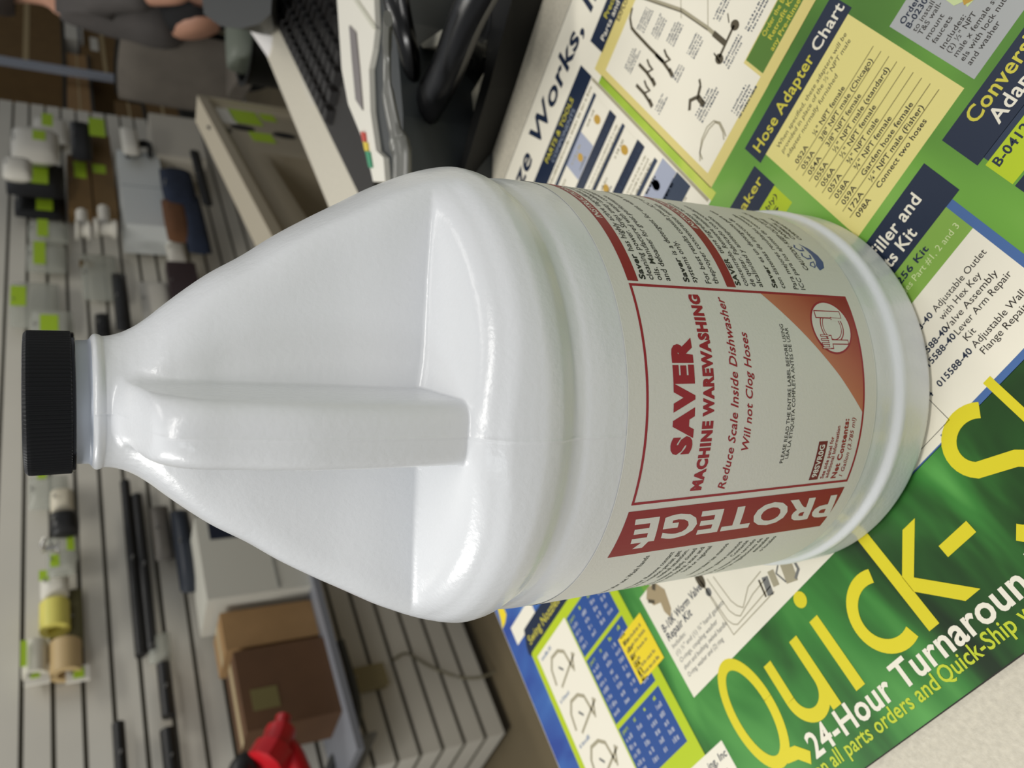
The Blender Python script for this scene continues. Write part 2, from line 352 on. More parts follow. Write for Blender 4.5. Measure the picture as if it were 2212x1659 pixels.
# hose adapter chart
R(-111.2, -39.6, 259.6, 272.9, 'navy', 4); T('Hose Adapter', -108, -62.6, 263.0, 6.0, 'ytext', .016, 0, 6); T('Chart', -60, -40.6, 263.0, 6.0, 'white', .016, 0, 6)
R(-106.6, -42.2, 193.2, 259.6, 'cream', 4)
for s, y, x1 in (('When specified, these adapters will be', 254.4, -48.6), ('provided in place of the ½" NPT male', 250.8, -49.7), ('adapter normally furnished', 246.9, -63.1)): T(s, -101, x1, y, 2.2, 'text', .0, .2, 5)
for j, (a, b, x1) in enumerate((('052A', '¼" NPT female', -65), ('053A', '3/8" NPT male (Chicago)', -51), ('054A', '3/8" NPT female', -63.7), ('055A', '½" NPT male (standard)', -50.3), ('056A', '½" NPT female', -63.8), ('057A', '¾" NPT male', -67), ('058A', '¾" NPT female', -63.8), ('059A', 'Garden hose female', -55.6), ('172A', '¼" NPT male (Fisher)', -54.4), ('098A', 'Connect two hoses', -57.6))):
    y = 240.2-j*4.68
    T(a, -100.5, -92, y, 2.5, 'text', .012, 0, 6); T(b, -86.8, x1, y, 2.5, 'text', .012, 0, 6)
    if j < 9: R(-102.8, -46.8, y-1.15, y-.75, 'rule', 5)
# faucet kit corner, grey box, conversion adapter
R(-180, -114, 245.4, 262, 'navy', 4); T('Breaker', -146.5, -116, 252.6, 5, 'ytext', .014, 0, 6); T('Kits', -150, -137.5, 247, 3.6, 'white', .01, 0, 6)
R(-180, -114.4, 231.5, 245.4, 'chart', 4); T('(assembly)', -141, -117, 240.6, 2.6, 'text', .006, .15, 6); T('-0455', -150, -120.3, 236.0, 2.4, 'text', .006, .15, 6)
R(-38.25, 40, 192, 237.6, 'grey', 4)
for j, (s, y, h) in enumerate((('Order the', 232.0, 2.7), ('B-0230-K', 228.4, 2.7), ('to install', 225.2, 2.3), ('T&S wall-', 222.1, 2.3), ('mount', 218.3, 2.3), ('faucets', 214.6, 2.3), ('Includes:', 210.1, 2.3), ('(2) ½" NPT', 206.9, 2.3), ('male x female swiv-', 203.4, 2.3), ('els with lock nut', 199.9, 2.3), ('and washer', 196.5, 2.3))):
    T(s, -35.3, None if j in (0, 1, 8) else (-24.1, -23.3, -26.1, -25.5, -23.1, -20.9, 0, -13.4, -19.9)[j-2], y, h, 'navy' if j < 2 else 'text', .022 if j < 2 else .004, 0, 6)
PO([(-21.8, 221.6), (-22.2, 217.2), (-19.6, 214.6), (-20.6, 212), (-17.6, 211.2), (-12, 217), (-14, 226), (-19, 228)], 'lt', 6); PO([(-20.6, 213.6), (-17.6, 211.2), (-11, 217), (-13, 222), (-18, 217.5)], 'brass', 7)
R(-60, 40, 170, 188, 'navy', 4); R(-56.8, 40, 167.8, 170.2, 'navy2', 4); R(-58.4, 40, 155, 167.7, 'chart', 4); R(-58.4, 40, 140, 154, 'navy', 4)
T('Conversion', -49.6, -11, 180.4, 6.2, 'ytext', .016, 0, 6); T('Adapters', -45.8, -16, 173.0, 6.0, 'white', .016, 0, 6); T('B-0412', -56.4, -41.2, 162.9, 3.6, 'navy', .022, 0, 6)
# filler and glass kit box under the jug
R(-190, -69.7, 169.8, 188.4, 'navy', 5); T('Glass Filler and', -127, -80.2, 179.6, 5.6, 'white', .018, 0, 7); T('Parts Kit', -116.5, -90.4, 172.4, 5.4, 'white', .018, 0, 7)
R(-190, -73.6, 111, 169.8, 'bluerule', 4); R(-190, -77, 156.2, 169.8, 'kit', 5); R(-190, -77, 113.8, 156.2, 'white', 5)
T('B-1256 Kit', -117, -92.1, 164.6, 2.9, 'navy', .02, 0, 7); T('Includes Part #1, 2 and 3', -118, -79.2, 160.6, 2.7, 'lt', 0, 0, 7)
for s, x0, x1, y in (('Adjustable Outlet', -107.8, -80.4, 146.2), ('with Hex Key', -108.3, -87.4, 142.1), ('Valve Assembly', -110, -83.4, 138.0), ('Lever Arm Repair', -108.4, -80.8, 134.0), ('Kit', -107.8, -103, 130.0), ('Adjustable Wall', -107.8, -83, 126.0), ('Flange Repair', -107.2, -85.5, 122.2)): T(s, x0, x1, y, 2.6, 'text', .002, 0, 7)
for y, x0, s in ((146.2, -127, '015588-40'), (138.1, -127, '015588-40'), (134.1, -127, '015588-40'), (125.9, -127, '015588-40')): T(s, x0, -109.2, y, 2.5, 'navy', .02, 0, 7)
T('4', -132.6, -130.6, 125.9, 2.5, 'navy', .02, 0, 7)
pm.frame(-.180*1, -.1332, .1152, .150, .00022, 'text', 7); pm.disc(-.147, .1195, .0009, 'text', 7)
# swing-nozzle table on the left
R(-466, -349.8, 40, 212.4, 'chart', 5); R(-460, -411, 60, 206.6, 'white', 6); R(-409.6, -357.4, 177, 204.8, 'blue', 6); R(-409.6, -357.4, 133.2, 174.4, 'blue', 6); R(-409.6, -357.4, 98.6, 130.2, 'blue', 6)
PO([(-467, 210.5), (-469, 214), (-468, 219), (-462, 229), (-400, 229), (-400, 212.4), (-464, 212.4)], 'navy', 6); T('Swing Nozzles', -462, -408, 216.5, 6.2, 'ytext', .008, 0, 8)
R(-478, -440, 226, 240, 'white', 5); PO([(-489, 246), (-486.5, 252), (-484, 262), (-476, 262), (-476, 250), (-482, 247)], 'sun', 6)
for yc, nm in ((201, 'over-shelf'), (170, 'swivel'), (140, 'double-joint')):
    S(-456, -440, yc, 2.6, 'mist', 8)
    L([(-452, yc-20), (-450, yc-10), (-444, yc-4.5), (-434, yc-5), (-428, yc-9), (-426, yc-22)], 2.2, 'pale', 8); L([(-447, yc-24), (-418, yc-16)], 1.8, 'pale', 8); L([(-441, yc-13), (-437, yc-17)], 1.6, 'soft', 8); L([(-426, yc-24), (-420, yc-14)], 1.6, 'pale', 8)
for y0, n in ((200, 5), (170, 8), (126, 6)):
    T('part', -407, -400, y0, 2.4, 'chart', .0, .1, 8)
    for j, x in enumerate((-391, -378, -366)): S(x-1, x+2, y0, 2.2, 'chart', 8)
    for r in range(n-1):
        y = y0-5-r*4.7
        if y < (178 if n == 5 else 134.5 if n == 8 else 100): break
        for x in (-407, -392, -379, -368): S(x, x+(8 if x == -407 else 6), y, 2.7, 'bluegrey', 8)
R(-371, -341.6, 138, 166.2, 'sun', 8)
for j in range(6): S(-368, -345 if j not in (3,) else -360, 160.5-j*4.1, 1.9, 'rule', 9)
# repair-kit box in the lower middle
R(-335.8, -140, 111.7, 171.6, 'white', 6)
T('B-10K Worm Valve', -331.4, -289, 146.8, 4.2, 'navy', .012, .1, 8); T('Repair Kit', -331.4, -305, 141.6, 4.2, 'navy', .012, .1, 8)
for j, (s, x1) in enumerate((('Includes:', -317), ('(1) ½" and (1) ¾" hand gaskets', -281), ('O-rings, coupling washer', -292), ('short and bushing, swivel handle', -287), ('O-ring, washer and (2) ring', -295))): T(s, -331.2, x1, 137.2-j*4.15, 2.4, 'soft', 0, .05, 8)
PO([(-331, 168), (-326, 172), (-318, 170), (-314, 163), (-317, 153), (-321, 150), (-323, 155), (-322, 160), (-328, 162)], 'tann', 8); L([(-322, 168), (-317, 172)], 3, 'draw', 9); L([(-330.5, 166.5), (-326, 163)], 2, 'draw', 9)
for e in (0, 4.5, 9): L([(-287+e, 150-e*.4), (-285.5+e, 126+e*.6), (-283.5+e, 122.6+e*.5), (-281+e, 121+e*.4), (-262, 121.5+e*.9), (-250, 122+e*.9)], .5, 'pale', 8)
L([(-287.5, 160), (-287, 119), (-250, 119)], .5, 'pale', 8)
pm.disc(-.287, .151, .003, 'draw', 8, .005, 14); pm.disc(-.2865, .143, .0022, 'soft', 8, .0022, 12)
L([(-253, 119), (-250, 127)], 4, 'soft', 8); L([(-256, 120), (-254, 128)], 1.2, 'draw', 8); L([(-247, 120), (-245, 127)], 4, 'pale', 8); L([(-238, 116), (-234, 127)], 7, 'pale', 8); L([(-235.5, 116), (-231, 118), (-229.5, 127)], 1.4, 'soft', 9); L([(-241, 118), (-243, 124), (-236, 128)], .8, 'soft', 9)
R(-420, -333, 40, 87.6, 'white', 6); T('ing, Inc', -352, -334.5, 80.6, 3.6, 'navy', .012, .1, 8); T('s,', -342, -337, 74, 3.6, 'navy', .012, .1, 8)
# big headline along the near edge
R(-340, X1, 43.2, 111.2, 'leaf', 4)
EL = lambda cx, cy, rx, ry, a0, a1, n=28: [(cx+rx*math.cos(a0+(a1-a0)*i/n), cy+ry*math.sin(a0+(a1-a0)*i/n)) for i in range(n+1)]
L(EL(-303.6, 87.6, 13.9, 23.6, 0, 2*PI, 48), 5.6, 'yellow', 7); L([(-300, 64), (-292, 62.6), (-286, 57.5)], 5.6, 'yellow', 8)
L([(-278.4, 98.5), (-278.4, 80)]+EL(-267.5, 80, 10.9, 11, PI, 2*PI, 24), 5.8, 'yellow', 7); L([(-256.6, 98.5), (-256.6, 66.2)], 5.8, 'yellow', 8); R(-243.2, -237.3, 66.2, 98.6, 'yellow', 7); pm.disc(-.2402, .1082, .0038, 'yellow', 7, .0036)
L(EL(-208.5, 82.4, 14.4, 13.6, 1.15, 2*PI-1.2, 30), 5.6, 'yellow', 7); R(-197.1, -191.4, 66, 115.5, 'yellow', 7); PO([(-191.6, 80), (-191.6, 86.5), (-178, 99), (-170.5, 99), (-187.5, 83.6), (-169, 66.1), (-176.8, 66.1)], 'yellow', 7)
R(-170.6, -155.4, 80.9, 85.9, 'yellow', 7); L(EL(-131, 103, 11.3, 10.2, .75, PI*1.25, 16)+EL(-134, 80, 13, 12.6, .9, -2.5, 20), 5.8, 'yellow', 7); T('hip', -115, -70, 65.6, 50, 'yellow', 0, 0, 7)
T('24-Hour', -283.4, -227.6, 55.6, 10.0, 'white', .022, 0, 8); T('Turnaround', -223.6, -146, 55.6, 10.0, 'white', .022, 0, 8)
T('on all parts orders and', -288.5, -208.3, 49.0, 6.0, 'ygreen', .014, 0, 8); T('Quick-Ship with', -206.3, -150, 49.0, 6.0, 'ygreen', .014, 0, 8)
def mmap(x, y, dz): return (x, y, dz)
bv = [(X0*k, Y0*k, -.0013), (X1*k, Y0*k, -.0013), (X1*k, Y1*k, -.0013), (X0*k, Y1*k, -.0013)]
bv += [(x, y, 0) for x, y, _ in bv]
mo = pm.build('counter_mat', mmap, None, bv, [(3, 2, 1, 0), (4, 5, 6, 7), (0, 1, 5, 4), (1, 2, 6, 5), (2, 3, 7, 6), (3, 0, 4, 7)], [0]*6)
mo.rotation_euler = (0, 0, YM); tag(mo, 'green printed plumbing-parts counter mat with big yellow lettering, under the jug', 'counter mat')
# ------------------------------------------------------------------ the white gallon jug
JX, JY = -.00324, .25818
AZH = math.radians(-9.2)                       # heading of the handle seen from the jug's axis
m_hdpe = mat('white_hdpe', rgb(232, 234, 236), .25, bump=.12, bscale=520, spec=.5)
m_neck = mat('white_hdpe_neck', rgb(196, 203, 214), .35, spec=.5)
jug = thing('gallon_jug', 'white plastic gallon jug of dishwashing detergent with black cap and red printed label', 'jug', (JX, JY, 0))
def pchip(x, xk, yk):                          # smooth monotone interpolation
    xk = np.asarray(xk, float); yk = np.asarray(yk, float); h = np.diff(xk); d = np.diff(yk)/h; m = np.zeros_like(yk)
    for i in range(1, len(xk)-1):
        if d[i-1]*d[i] > 0:
            w1, w2 = 2*h[i]+h[i-1], h[i]+2*h[i-1]; m[i] = (w1+w2)/(w1/d[i-1]+w2/d[i])
    m[0], m[-1] = d[0], d[-1]
    x = np.clip(x, xk[0], xk[-1]); i = np.clip(np.searchsorted(xk, x)-1, 0, len(h)-1); t = (x-xk[i])/h[i]
    return (1+2*t)*(1-t)**2*yk[i]+t*(1-t)**2*h[i]*m[i]+t*t*(3-2*t)*yk[i+1]+t*t*(t-1)*h[i]*m[i+1]
def jug_profile(z):
    zk = np.array([0, .0006, .002, .0045, .0155, .0182, .0196, .0208, .0222, .0240, .030, .150, .1555, .1585, .1612, .1640, .167, .171, .174, .177, .181, .185, .19, .195, .2, .205, .215, .225, .235, .245, .253, .258, .262, .266, .2695, .2725, .2738, .2746, .2756, .2764, .277, .2776, .285])
    rk = np.array([.070, .0736, .0763, .0774, .0776, .0778, .0775, .0767, .0759, .0757, .0760, .0761, .0757, .0752, .0752, .0763, .0773, .0777, .0772, .0764, .0751, .0735, .0712, .0688, .066, .0631, .0574, .0513, .0443, .0381, .032, .0278, .0243, .0214, .0197, .0189, .0188, .0192, .0194, .0190, .0181, .0176, .0174])
    return pchip(z, zk, rk)
def smin(a, b, kk): h = np.clip(.5+.5*(b-a)/kk, 0, 1); return b*(1-h)+a*h-kk*h*(1-h)
def smax(a, b, kk): return -smin(-a, -b, kk)
def jug_radius(phi, z):
    r0 = jug_profile(z)
    # two flat facets on either side of the handle, above a ledge
    d = pchip(z, [.18, .2, .215, .237, .249, .257, .264, .28], [.0455, .0405, .0355, .0303, .0277, .0272, .030, .05])
    f = np.minimum(d/np.maximum(np.cos(np.abs(phi)-math.radians(15)), .08), .3)
    ledge = pchip(z-.0034*np.exp(-(phi/.30)**2), [.172, .1775, .1805, .183, .1855, .1872, .1886, .190, .192, .196, .21], [.092, .0815, .0765, .0735, .0685, .060, .052, .0445, .036, .024, .0])
    cutr = smax(f, ledge, .009)
    r = smin(r0, cutr, .0075)
    hz = [.172, .178, .1834, .1858, .1883, .1913, .2279, .249, .259, .2632, .2652, .2668, .2690, .2707, .274]
    hr = [.040, .058, .0655, .0668, .0669, .0668, .0630, .0573, .0545, .0515, .0480, .0415, .030, .0217, .010]
    rh = pchip(z, hz, hr); hw = pchip(z, [.18, .187, .191, .258, .266, .2705], [.0105, .0098, .0091, .0091, .0088, .0075])
    pw = pchip(z, [.24, .252, .264, .275], [3.2, 3.0, 2.1, 2.0]); a = np.abs(phi); dep = pchip(z, [.24, .255, .266, .275], [.0085, .0095, .013, .014]); lo = np.zeros_like(z); hi = np.full_like(z, .12); y0 = np.maximum(rh-dep, .001)
    for _ in range(40):
        m = .5*(lo+hi); x = m*np.sin(a); y = m*np.cos(a)
        ins = ((x/hw)**pw+(np.maximum(y-y0, 0)/dep)**pw < 1) & (a < 1.2)
        lo = np.where(ins, m, lo); hi = np.where(ins, hi, m)
    kk = pchip(z, [.184, .19, .2, .255, .268], [.0035, .0035, .0022, .003, .006])
    r = np.where(a < 1.2, smax(r, np.where(lo > .002, lo, 0), kk), r)
    # moulding seam
    r = r+.00028*np.exp(-(phi*r/.00045)**2)*((z > .146) & (z < .2768))
    return r
def build_jug():
    A1 = np.radians(np.concatenate([np.arange(-180, -32, 2.0), np.arange(-32, -16, .5), np.arange(-16, 16, .2), np.arange(16, 32, .5), np.arange(32, 180, 2.0)]))
    Z = np.concatenate([[0, .0003], np.arange(.0006, .005, .0008), np.linspace(.005, .03, 36), np.linspace(.0325, .15, 14), np.linspace(.151, .178, 40), np.linspace(.1784, .2, 64), np.linspace(.201, .256, 62), np.linspace(.2566, .2735, 58), np.linspace(.2737, .285, 44)])
    PH, ZZ = np.meshgrid(A1, Z); Rr = jug_radius(PH, ZZ); az = PH+AZH
    X = Rr*np.sin(az); Y = -Rr*np.cos(az); P = np.stack([X, Y, ZZ], -1)
    dphi = np.roll(P, -1, 1)-np.roll(P, 1, 1)
    dz = np.empty_like(P); dz[1:-1] = P[2:]-P[:-2]; dz[0] = P[1]-P[0]; dz[-1] = P[-1]-P[-2]
    N = np.cross(dphi, dz); N /= np.linalg.norm(N, axis=-1, keepdims=True)+1e-12
    nz, na = PH.shape; hm = np.zeros((nz, na), bool)
    base = jug_profile(ZZ)
    inh = (np.abs(Rr*np.sin(PH)) < .0105) & (np.abs(PH) < .6) & (ZZ > .189) & (ZZ < .2672)
    def make(name, sel, caps):
        ids = -np.ones(nz*na, int); vs = []; fs = []; ns = []
        def vid(j, i):
            q = j*na+i % na
            if ids[q] < 0: ids[q] = len(vs); vs.append(tuple(P[j, i % na])); ns.append(tuple(N[j, i % na]))
            return int(ids[q])
        for j in range(nz-1):
            for i in range(na):
                i2 = (i+1) % na
                h = inh[j, i] and inh[j+1, i] and inh[j, i2] and inh[j+1, i2]
                if h == sel: fs.append((vid(j, i), vid(j, i2), vid(j+1, i2), vid(j+1, i)))
        if caps:
            fs.append([vid(0, i) for i in range(na)][::-1]); fs.append([vid(nz-1, i) for i in range(na)])
        me = bpy.data.meshes.new(name); me.from_pydata(vs, [], fs); me.update()
        o = link(name, me, jug, [m_hdpe, m_neck], True)
        me.normals_split_custom_set_from_vertices(ns)
        mid = [sum(vs[v][2] for v in f)/len(f) for f in fs]
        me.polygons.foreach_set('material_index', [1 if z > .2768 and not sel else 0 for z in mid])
        return o
    make('body', False, True); make('handle', True, False)
build_jug()
# cap: ribbed black screw closure with its tamper ring
bm = B(); n = 432; rings = []
for r, z, rib in ((.0166, .2817, 0), (.01995, .2817, 0), (.02005, .2820, 1), (.0201, .2914, 1), (.0200, .2922, 1), (.0192, .2930, 0), (.0175, .2932, 0), (.0165, .2928, 0)):
    rings.append([bm.verts.new(((r-(.00022 if rib and i % 4 < 2 else 0))*math.cos(2*PI*i/n), (r-(.00022 if rib and i % 4 < 2 else 0))*math.sin(2*PI*i/n), z)) for i in range(n)])
for a, b in zip(rings, rings[1:]):
    for i in range(n): bm.faces.new((a[i], a[(i+1) % n], b[(i+1) % n], b[i]))
bm.faces.new(rings[0][::-1]); bm.faces.new(rings[-1])
m_cap = mat('black_cap', rgb(15, 16, 19), .5, spec=.3)
cap = done(bm, 'cap', m_cap, jug); cap['label'] = 'ribbed black screw cap'
bm = B(); lathe(bm, [(.0178, .2808), (.0195, .2808), (.0197, .2810), (.0197, .2816), (.0178, .2816)], 64); done(bm, 'tamper_ring', mat('cap_ring', rgb(20, 21, 25), .15), cap, True)
# ---- wrap-around label
LR = .07625
def grad_ink():
    m = bpy.data.materials.new('label_gradient'); m.use_nodes = True; nt = m.node_tree; b = nt.nodes['Principled BSDF']; b.inputs['Roughness'].default_value = .5
    tc = nt.nodes.new('ShaderNodeTexCoord'); sp = nt.nodes.new('ShaderNodeSeparateXYZ'); nt.links.new(tc.outputs['Object'], sp.inputs[0])
    s = nt.nodes.new('ShaderNodeMath'); s.operation = 'SUBTRACT'; nt.links.new(sp.outputs['Z'], s.inputs[0]); nt.links.new(sp.outputs['X'], s.inputs[1])
    r = nt.nodes.new('ShaderNodeMapRange'); r.inputs[1].default_value = .006; r.inputs[2].default_value = .052; nt.links.new(s.outputs[0], r.inputs[0])
    c = nt.nodes.new('ShaderNodeValToRGB'); c.color_ramp.elements[0].color = rgb(150, 36, 42); c.color_ramp.elements[1].color = rgb(206, 132, 100); c.color_ramp.elements[0].position = .1
    e = c.color_ramp.elements.new(.5); e.color = rgb(178, 82, 64)
    nt.links.new(r.outputs[0], c.inputs[0]); nt.links.new(c.outputs[0], b.inputs['Base Color']); return m
lm = {'paper': mat('label_paper', rgb(228, 226, 218), .55, bump=.08, bscale=900), 'red': mat('label_red', rgb(162, 34, 50), .5), 'band': mat('label_band', rgb(150, 34, 42), .5), 'black': mat('label_black', rgb(34, 33, 34), .5),
      'grad': grad_ink(), 'blue': mat('label_blue', rgb(72, 92, 150), .5), 'wine': mat('label_wine', rgb(120, 36, 40), .5), 'edge': mat('label_edge_highlight', rgb(244, 243, 238), .4), 'brick': mat('label_brick', rgb(160, 52, 52), .5)}
pm = Print(lm); s1, s2 = -222, 222; z1, z2 = 33.0, 143.8
R(s1, s2, z2-.35, z2, 'edge', 1); R(s1, s2, z1, z1+.3, 'edge', 1)  # cut paper edges, their highlight painted as a lighter strip
pm.frame(-.0347, .0339, .0394, .1372, .0009, 'red', 2)
T('SAVER', -19, 16.6, 118.4, 7.7, 'red', .07); T('MACHINE WAREWASHING', -31.7, 31.1, 110.6, 4.2, 'red', .06)
T('Reduce Scale Inside Dishwasher', -32.3, 30.2, 100.4, 3.2, 'red', .012, .3); T('Will not Clog Hoses', -20, 18.4, 94.2, 3.0, 'red', .012, .3)
T('PLEASE READ THE ENTIRE LABEL BEFORE USING', -24.7, 22, 76.7, 1.55, 'black', 0); T('LEA LA ETIQUETA COMPLETA ANTES DE USAR', -23.2, 20.8, 74.7, 1.5, 'black', 0)
PO([(33.0, 82.4), (18.0, 66.4), (4.4, 52.3), (-8.4, 40.3), (33.0, 40.3)], 'grad', 2)
pm.disc(.0216, .0526, .0098, 'red', 3, .0101, 48); pm.disc(.0216, .0526, .0091, 'paper', 4, .0094, 48)
def ring(cx, cy, r, w, c, l): pm.line([((cx+r*math.cos(2*PI*i/40))*k, (cy+r*math.sin(2*PI*i/40))*k) for i in range(41)], w*k, c, l)
ring(21.6, 52.4, 5.6, .45, 'red', 5); ring(21.6, 52.4, 4.6, .3, 'red', 5)
R(24.6, 27.6, 46.2, 59.6, 'red', 6); R(25, 27.2, 46.6, 59.2, 'paper', 7); R(24.2, 25.2, 51.5, 52.2, 'red', 8); R(23.8, 24.8, 46.2, 52, 'paper', 8)
R(15.2, 17.0, 45.6, 54.6, 'red', 6); R(15.55, 16.65, 46, 54.2, 'paper', 7); R(13.6, 18.6, 53.8, 56, 'red', 6); R(14, 18.2, 54.2, 55.8, 'paper', 7)
for x in (13.6, 15.05, 16.5, 17.9): R(x, x+.8, 55.6, 59.6, 'red', 8); R(x+.22, x+.58, 55.4, 59.3, 'paper', 9)
R(-32.4, -18.0, 56.4, 60.8, 'wine', 2); T('98SVR0G', -31.4, -19.2, 57.4, 2.5, 'paper', .03, 0, 3)
T('See side panel for', -32.2, -16.6, 53.5, 1.7, 'brick', .02); T('additional Information', -32.2, -12.9, 51.1, 1.7, 'brick', .02); T('Net Contents:', -32.6, -10.6, 46.9, 2.5, 'brick', .035); T('1 Gallon (3.785 ml)', -32.2, -10.5, 43.6, 1.9, 'brick', .006, .28)
R(-56.2, -37.0, 39.5, 137.3, 'band', 2); pm.text('PROTEG\u00c9', .0415, .1335, -.0402, .0100, pm.names[0], .035, -.22, 3, True)
for y0, y1, nm in ((133.2, 137.2, 'INSTRUCTIONS'), (92.8, 96.8, 'INSTRUCCIONES')): R(34.8, 108, y0, y1, 'band', 2); T(nm, 62, 88, y0+.9, 2.2, 'paper', .02, .25)
for y, a, b in ((129.9, 'Saver', 'has highly active ingredients with'), (126.8, '', 'cleaning power. Strips away stubborn soil'), (123.5, '', 'oils. Manufactured with water conditioners'), (120.2, '', 'and defoamer for great performance.'), (112.3, 'Saver', 'is a detergent for use with warewash'), (109.2, '', 'systems only.'),
    (103.2, '', 'For best results consult your ICC technician'), (99.9, '', 'theproper concentration settings.'), (90.1, 'SAVER', 'tiene ingredientes activos'), (86.7, '', 'concentrado. Remueve manchas'), (83.3, '', 'de quitar. Fabricado con acondicion'), (79.9, '', 'alcalinidad y antiespumante.'), (72.9, 'Saver', 'es un detergente para uso'), (69.1, '', 'con sistemas de inyeccion de'), (62.7, '', 'Para mejores resultados consulte'), (59.2, '', 'ICC para los ajustes de concentr')):
    h = 2.25; x = 35.6
    if a: T(a, x, x+9.6 if a == 'Saver' else x+11.4, y, h, 'black', .03); x += 11.0 if a == 'Saver' else 13.6
    T(b, x, x+len(b)*1.36, y, h, 'black', .004)
T('CAUTION: KEEP OUT OF REACH', 44.4, 84, 51.9, 2.3, 'black', .012, .2); T('INNOVATIVE', 62, 78, 48.6, 2.0, 'black', .012, .2); T('CHEMICAL', 62, 75, 45.2, 2.0, 'black', .012, .2); T('CORPORATION', 62, 80, 41.6, 2.0, 'black', .012, .2)
PO([(45, 45.8), (46.5, 42.5), (49.5, 40.8), (53, 41), (56.5, 42.8), (59.4, 46.4), (57, 45.2), (53, 44.4), (49.5, 44.8), (47.4, 46.2)], 'blue', 2)
L([(46.2, 47.6), (47.2, 49.3), (48.6, 48.2), (49.2, 46.2), (47.2, 46.8), (46.4, 47.6)], .5, 'blue', 2); L([(53.6, 49.2), (52, 50), (50.6, 48.4), (51, 46.2), (52.8, 45.6)], .7, 'blue', 2); L([(58.2, 49.4), (56.6, 50.6), (55, 49), (55.2, 46.9), (57, 46.4)], .7, 'blue', 2)
for y, s in ((119.0, 'soap and water after use. Wash hands'), (108.6, 'Rinse eyes with water. Remove contact'), (105.4, 'lenses. If irritation persist get'), (102.2, 'medical attention.'), (98.6, 'Keep container tightly closed'), (95.2, 'in accordance with federal, state and'), (91.8, 'local or regional'), (84, 'Lavese bien las manos'), (77.6, 'con agua durante quince minutos'), (74.4, 'Contacte'), (70.8, 'Mantenga el envase bien cerrado'), (67.4, 'segun las regulaciones de'), (64.2, 'estatales'), (60.6, 'o locales')):
    T(s, -120, -58.6, y, 2.0, 'black', .006, 0, 2, True)
ns = 148; bv = []; bf = []
for i in range(ns+1):
    a = s1*k+(s2-s1)*k*i/ns
    for z in (z1*k, z2*k): bv.append((LR*math.sin(a/LR), -LR*math.cos(a/LR), z))
for i in range(ns): bf.append((2*i, 2*i+2, 2*i+3, 2*i+1))
def lmap(x, y, dz): r = LR+dz; return (r*math.sin(x/LR), -r*math.cos(x/LR), y)
lab = pm.build('label', lmap, jug, bv, bf, [0]*ns, bend=.0022, layh=.00003); lab['label'] = 'off-white paper label printed in dark red'
# ------------------------------------------------------------------ things on the counter
def ring_pts(pix, z): return [tuple(on_level(px, py, z)[:2]) for px, py in pix]
m_blk = mat('black_plastic', rgb(15, 15, 14), .55, spec=.25); m_glos = mat('gloss_black', rgb(11, 11, 12), .24, spec=.35); m_key = mat('key_plastic', rgb(30, 27, 25), .5, spec=.3)
def cframe(name, label, cat, s, t, rz=0, group=None):           # stands on the counter, s/t along the mat's axes
    c, d = math.cos(YM), math.sin(YM); return thing(name, label, cat, (s*c-t*d, s*d+t*c, 0), YM+rz, group)
# keyboard along the counter edge
kb = cframe('keyboard', 'dark computer keyboard lying along the counter edge behind the jug', 'keyboard', -.318, .90, .02)
bm = B(); prism(bm, [(-.085, -.24), (.085, -.24), (.085, .24), (-.085, .24)], -.0014, .016); done(bm, 'case', mat('keyboard_case', rgb(32, 29, 26), .55, spec=.3), kb, bevel=.004)
for i in range(6):
    for j in range(15):
        x = -.066+i*.0215; y = -.075+j*.0212; bm = B(); q = .009; prism(bm, [(x-q, y-q), (x+q, y-q), (x+q, y+q), (x-q, y+q)], .016, .0235, top=[(x-q*.7, y-q*.7), (x+q*.7, y-q*.7), (x+q*.7, y+q*.7), (x-q*.7, y+q*.7)])
        done(bm, 'key', m_key, kb)
# white desktop printer
Zp = .075
wp = thing('label_printer', 'white and dark grey desktop printer with an output slot beside the keyboard', 'printer')
m_wp = mat('printer_white', rgb(226, 222, 208), .4)
outer = [(718, -60), (728, 0), (738, 150), (752, 225), (790, 318), (806, 392), (832, 392), (828, 340), (812, 325), (800, 240), (797, 150), (806, 105), (811, 60), (808, 0), (812, -60)]
bm = B(); prism(bm, ring_pts(outer, Zp), .0706, Zp); done(bm, 'top_cover', m_wp, wp, bevel=.002)
body = [(735, -60), (760, 225), (806, 385), (870, 400), (872, 250), (862, 120), (850, 40), (846, -60)]
bm = B(); prism(bm, ring_pts(body, .070), -.0014, .0705); done(bm, 'base', mat('printer_slate', rgb(48, 52, 53), .5), wp)
bm = B(); prism(bm, ring_pts([(754, 55), (768, 70), (776, 150), (783, 238), (768, 215), (760, 130)], Zp+.001), Zp, Zp+.0012); done(bm, 'output_slot', mat('slot_grey', rgb(120, 114, 112), .5), wp)
bm = B(); prism(bm, ring_pts([(764, 0), (772, 0), (812, 58), (806, 62)], Zp+.001), Zp, Zp+.0012); done(bm, 'trim_line', mat('trim_grey', rgb(196, 194, 176), .5), wp)
for c, y0, y1 in (((190, 60, 44), 284, 306), ((216, 190, 50), 306, 326), ((40, 140, 98), 326, 362)):
    x0 = 779+(y0-284)*.24; x1 = 779+(y1-284)*.24
    bm = B(); prism(bm, ring_pts([(x0, y0), (x0+9, y0+2), (x1+6, y1), (x1-1, y1)], Zp+.001), Zp, Zp+.0013); done(bm, 'colour_stripe', mat('stripe%d' % c[0], rgb(*c), .5), wp)
# clear grey cable ties in front of it
bm = B(); tube(bm, [on_level(838, 40, .105), on_level(836, 110, .095), on_level(838, 200, .09), on_level(858, 300, .085), on_level(868, 330, .083), on_level(866, 420, .083)], [.006, .005, .007, .010, .011, .011], 10, .5)
tag(done(bm, 'cable', mat('grey_sleeve', rgb(104, 104, 98), .3), None, True), 'grey plastic sleeved cable curving down beside the white printer', 'cable')
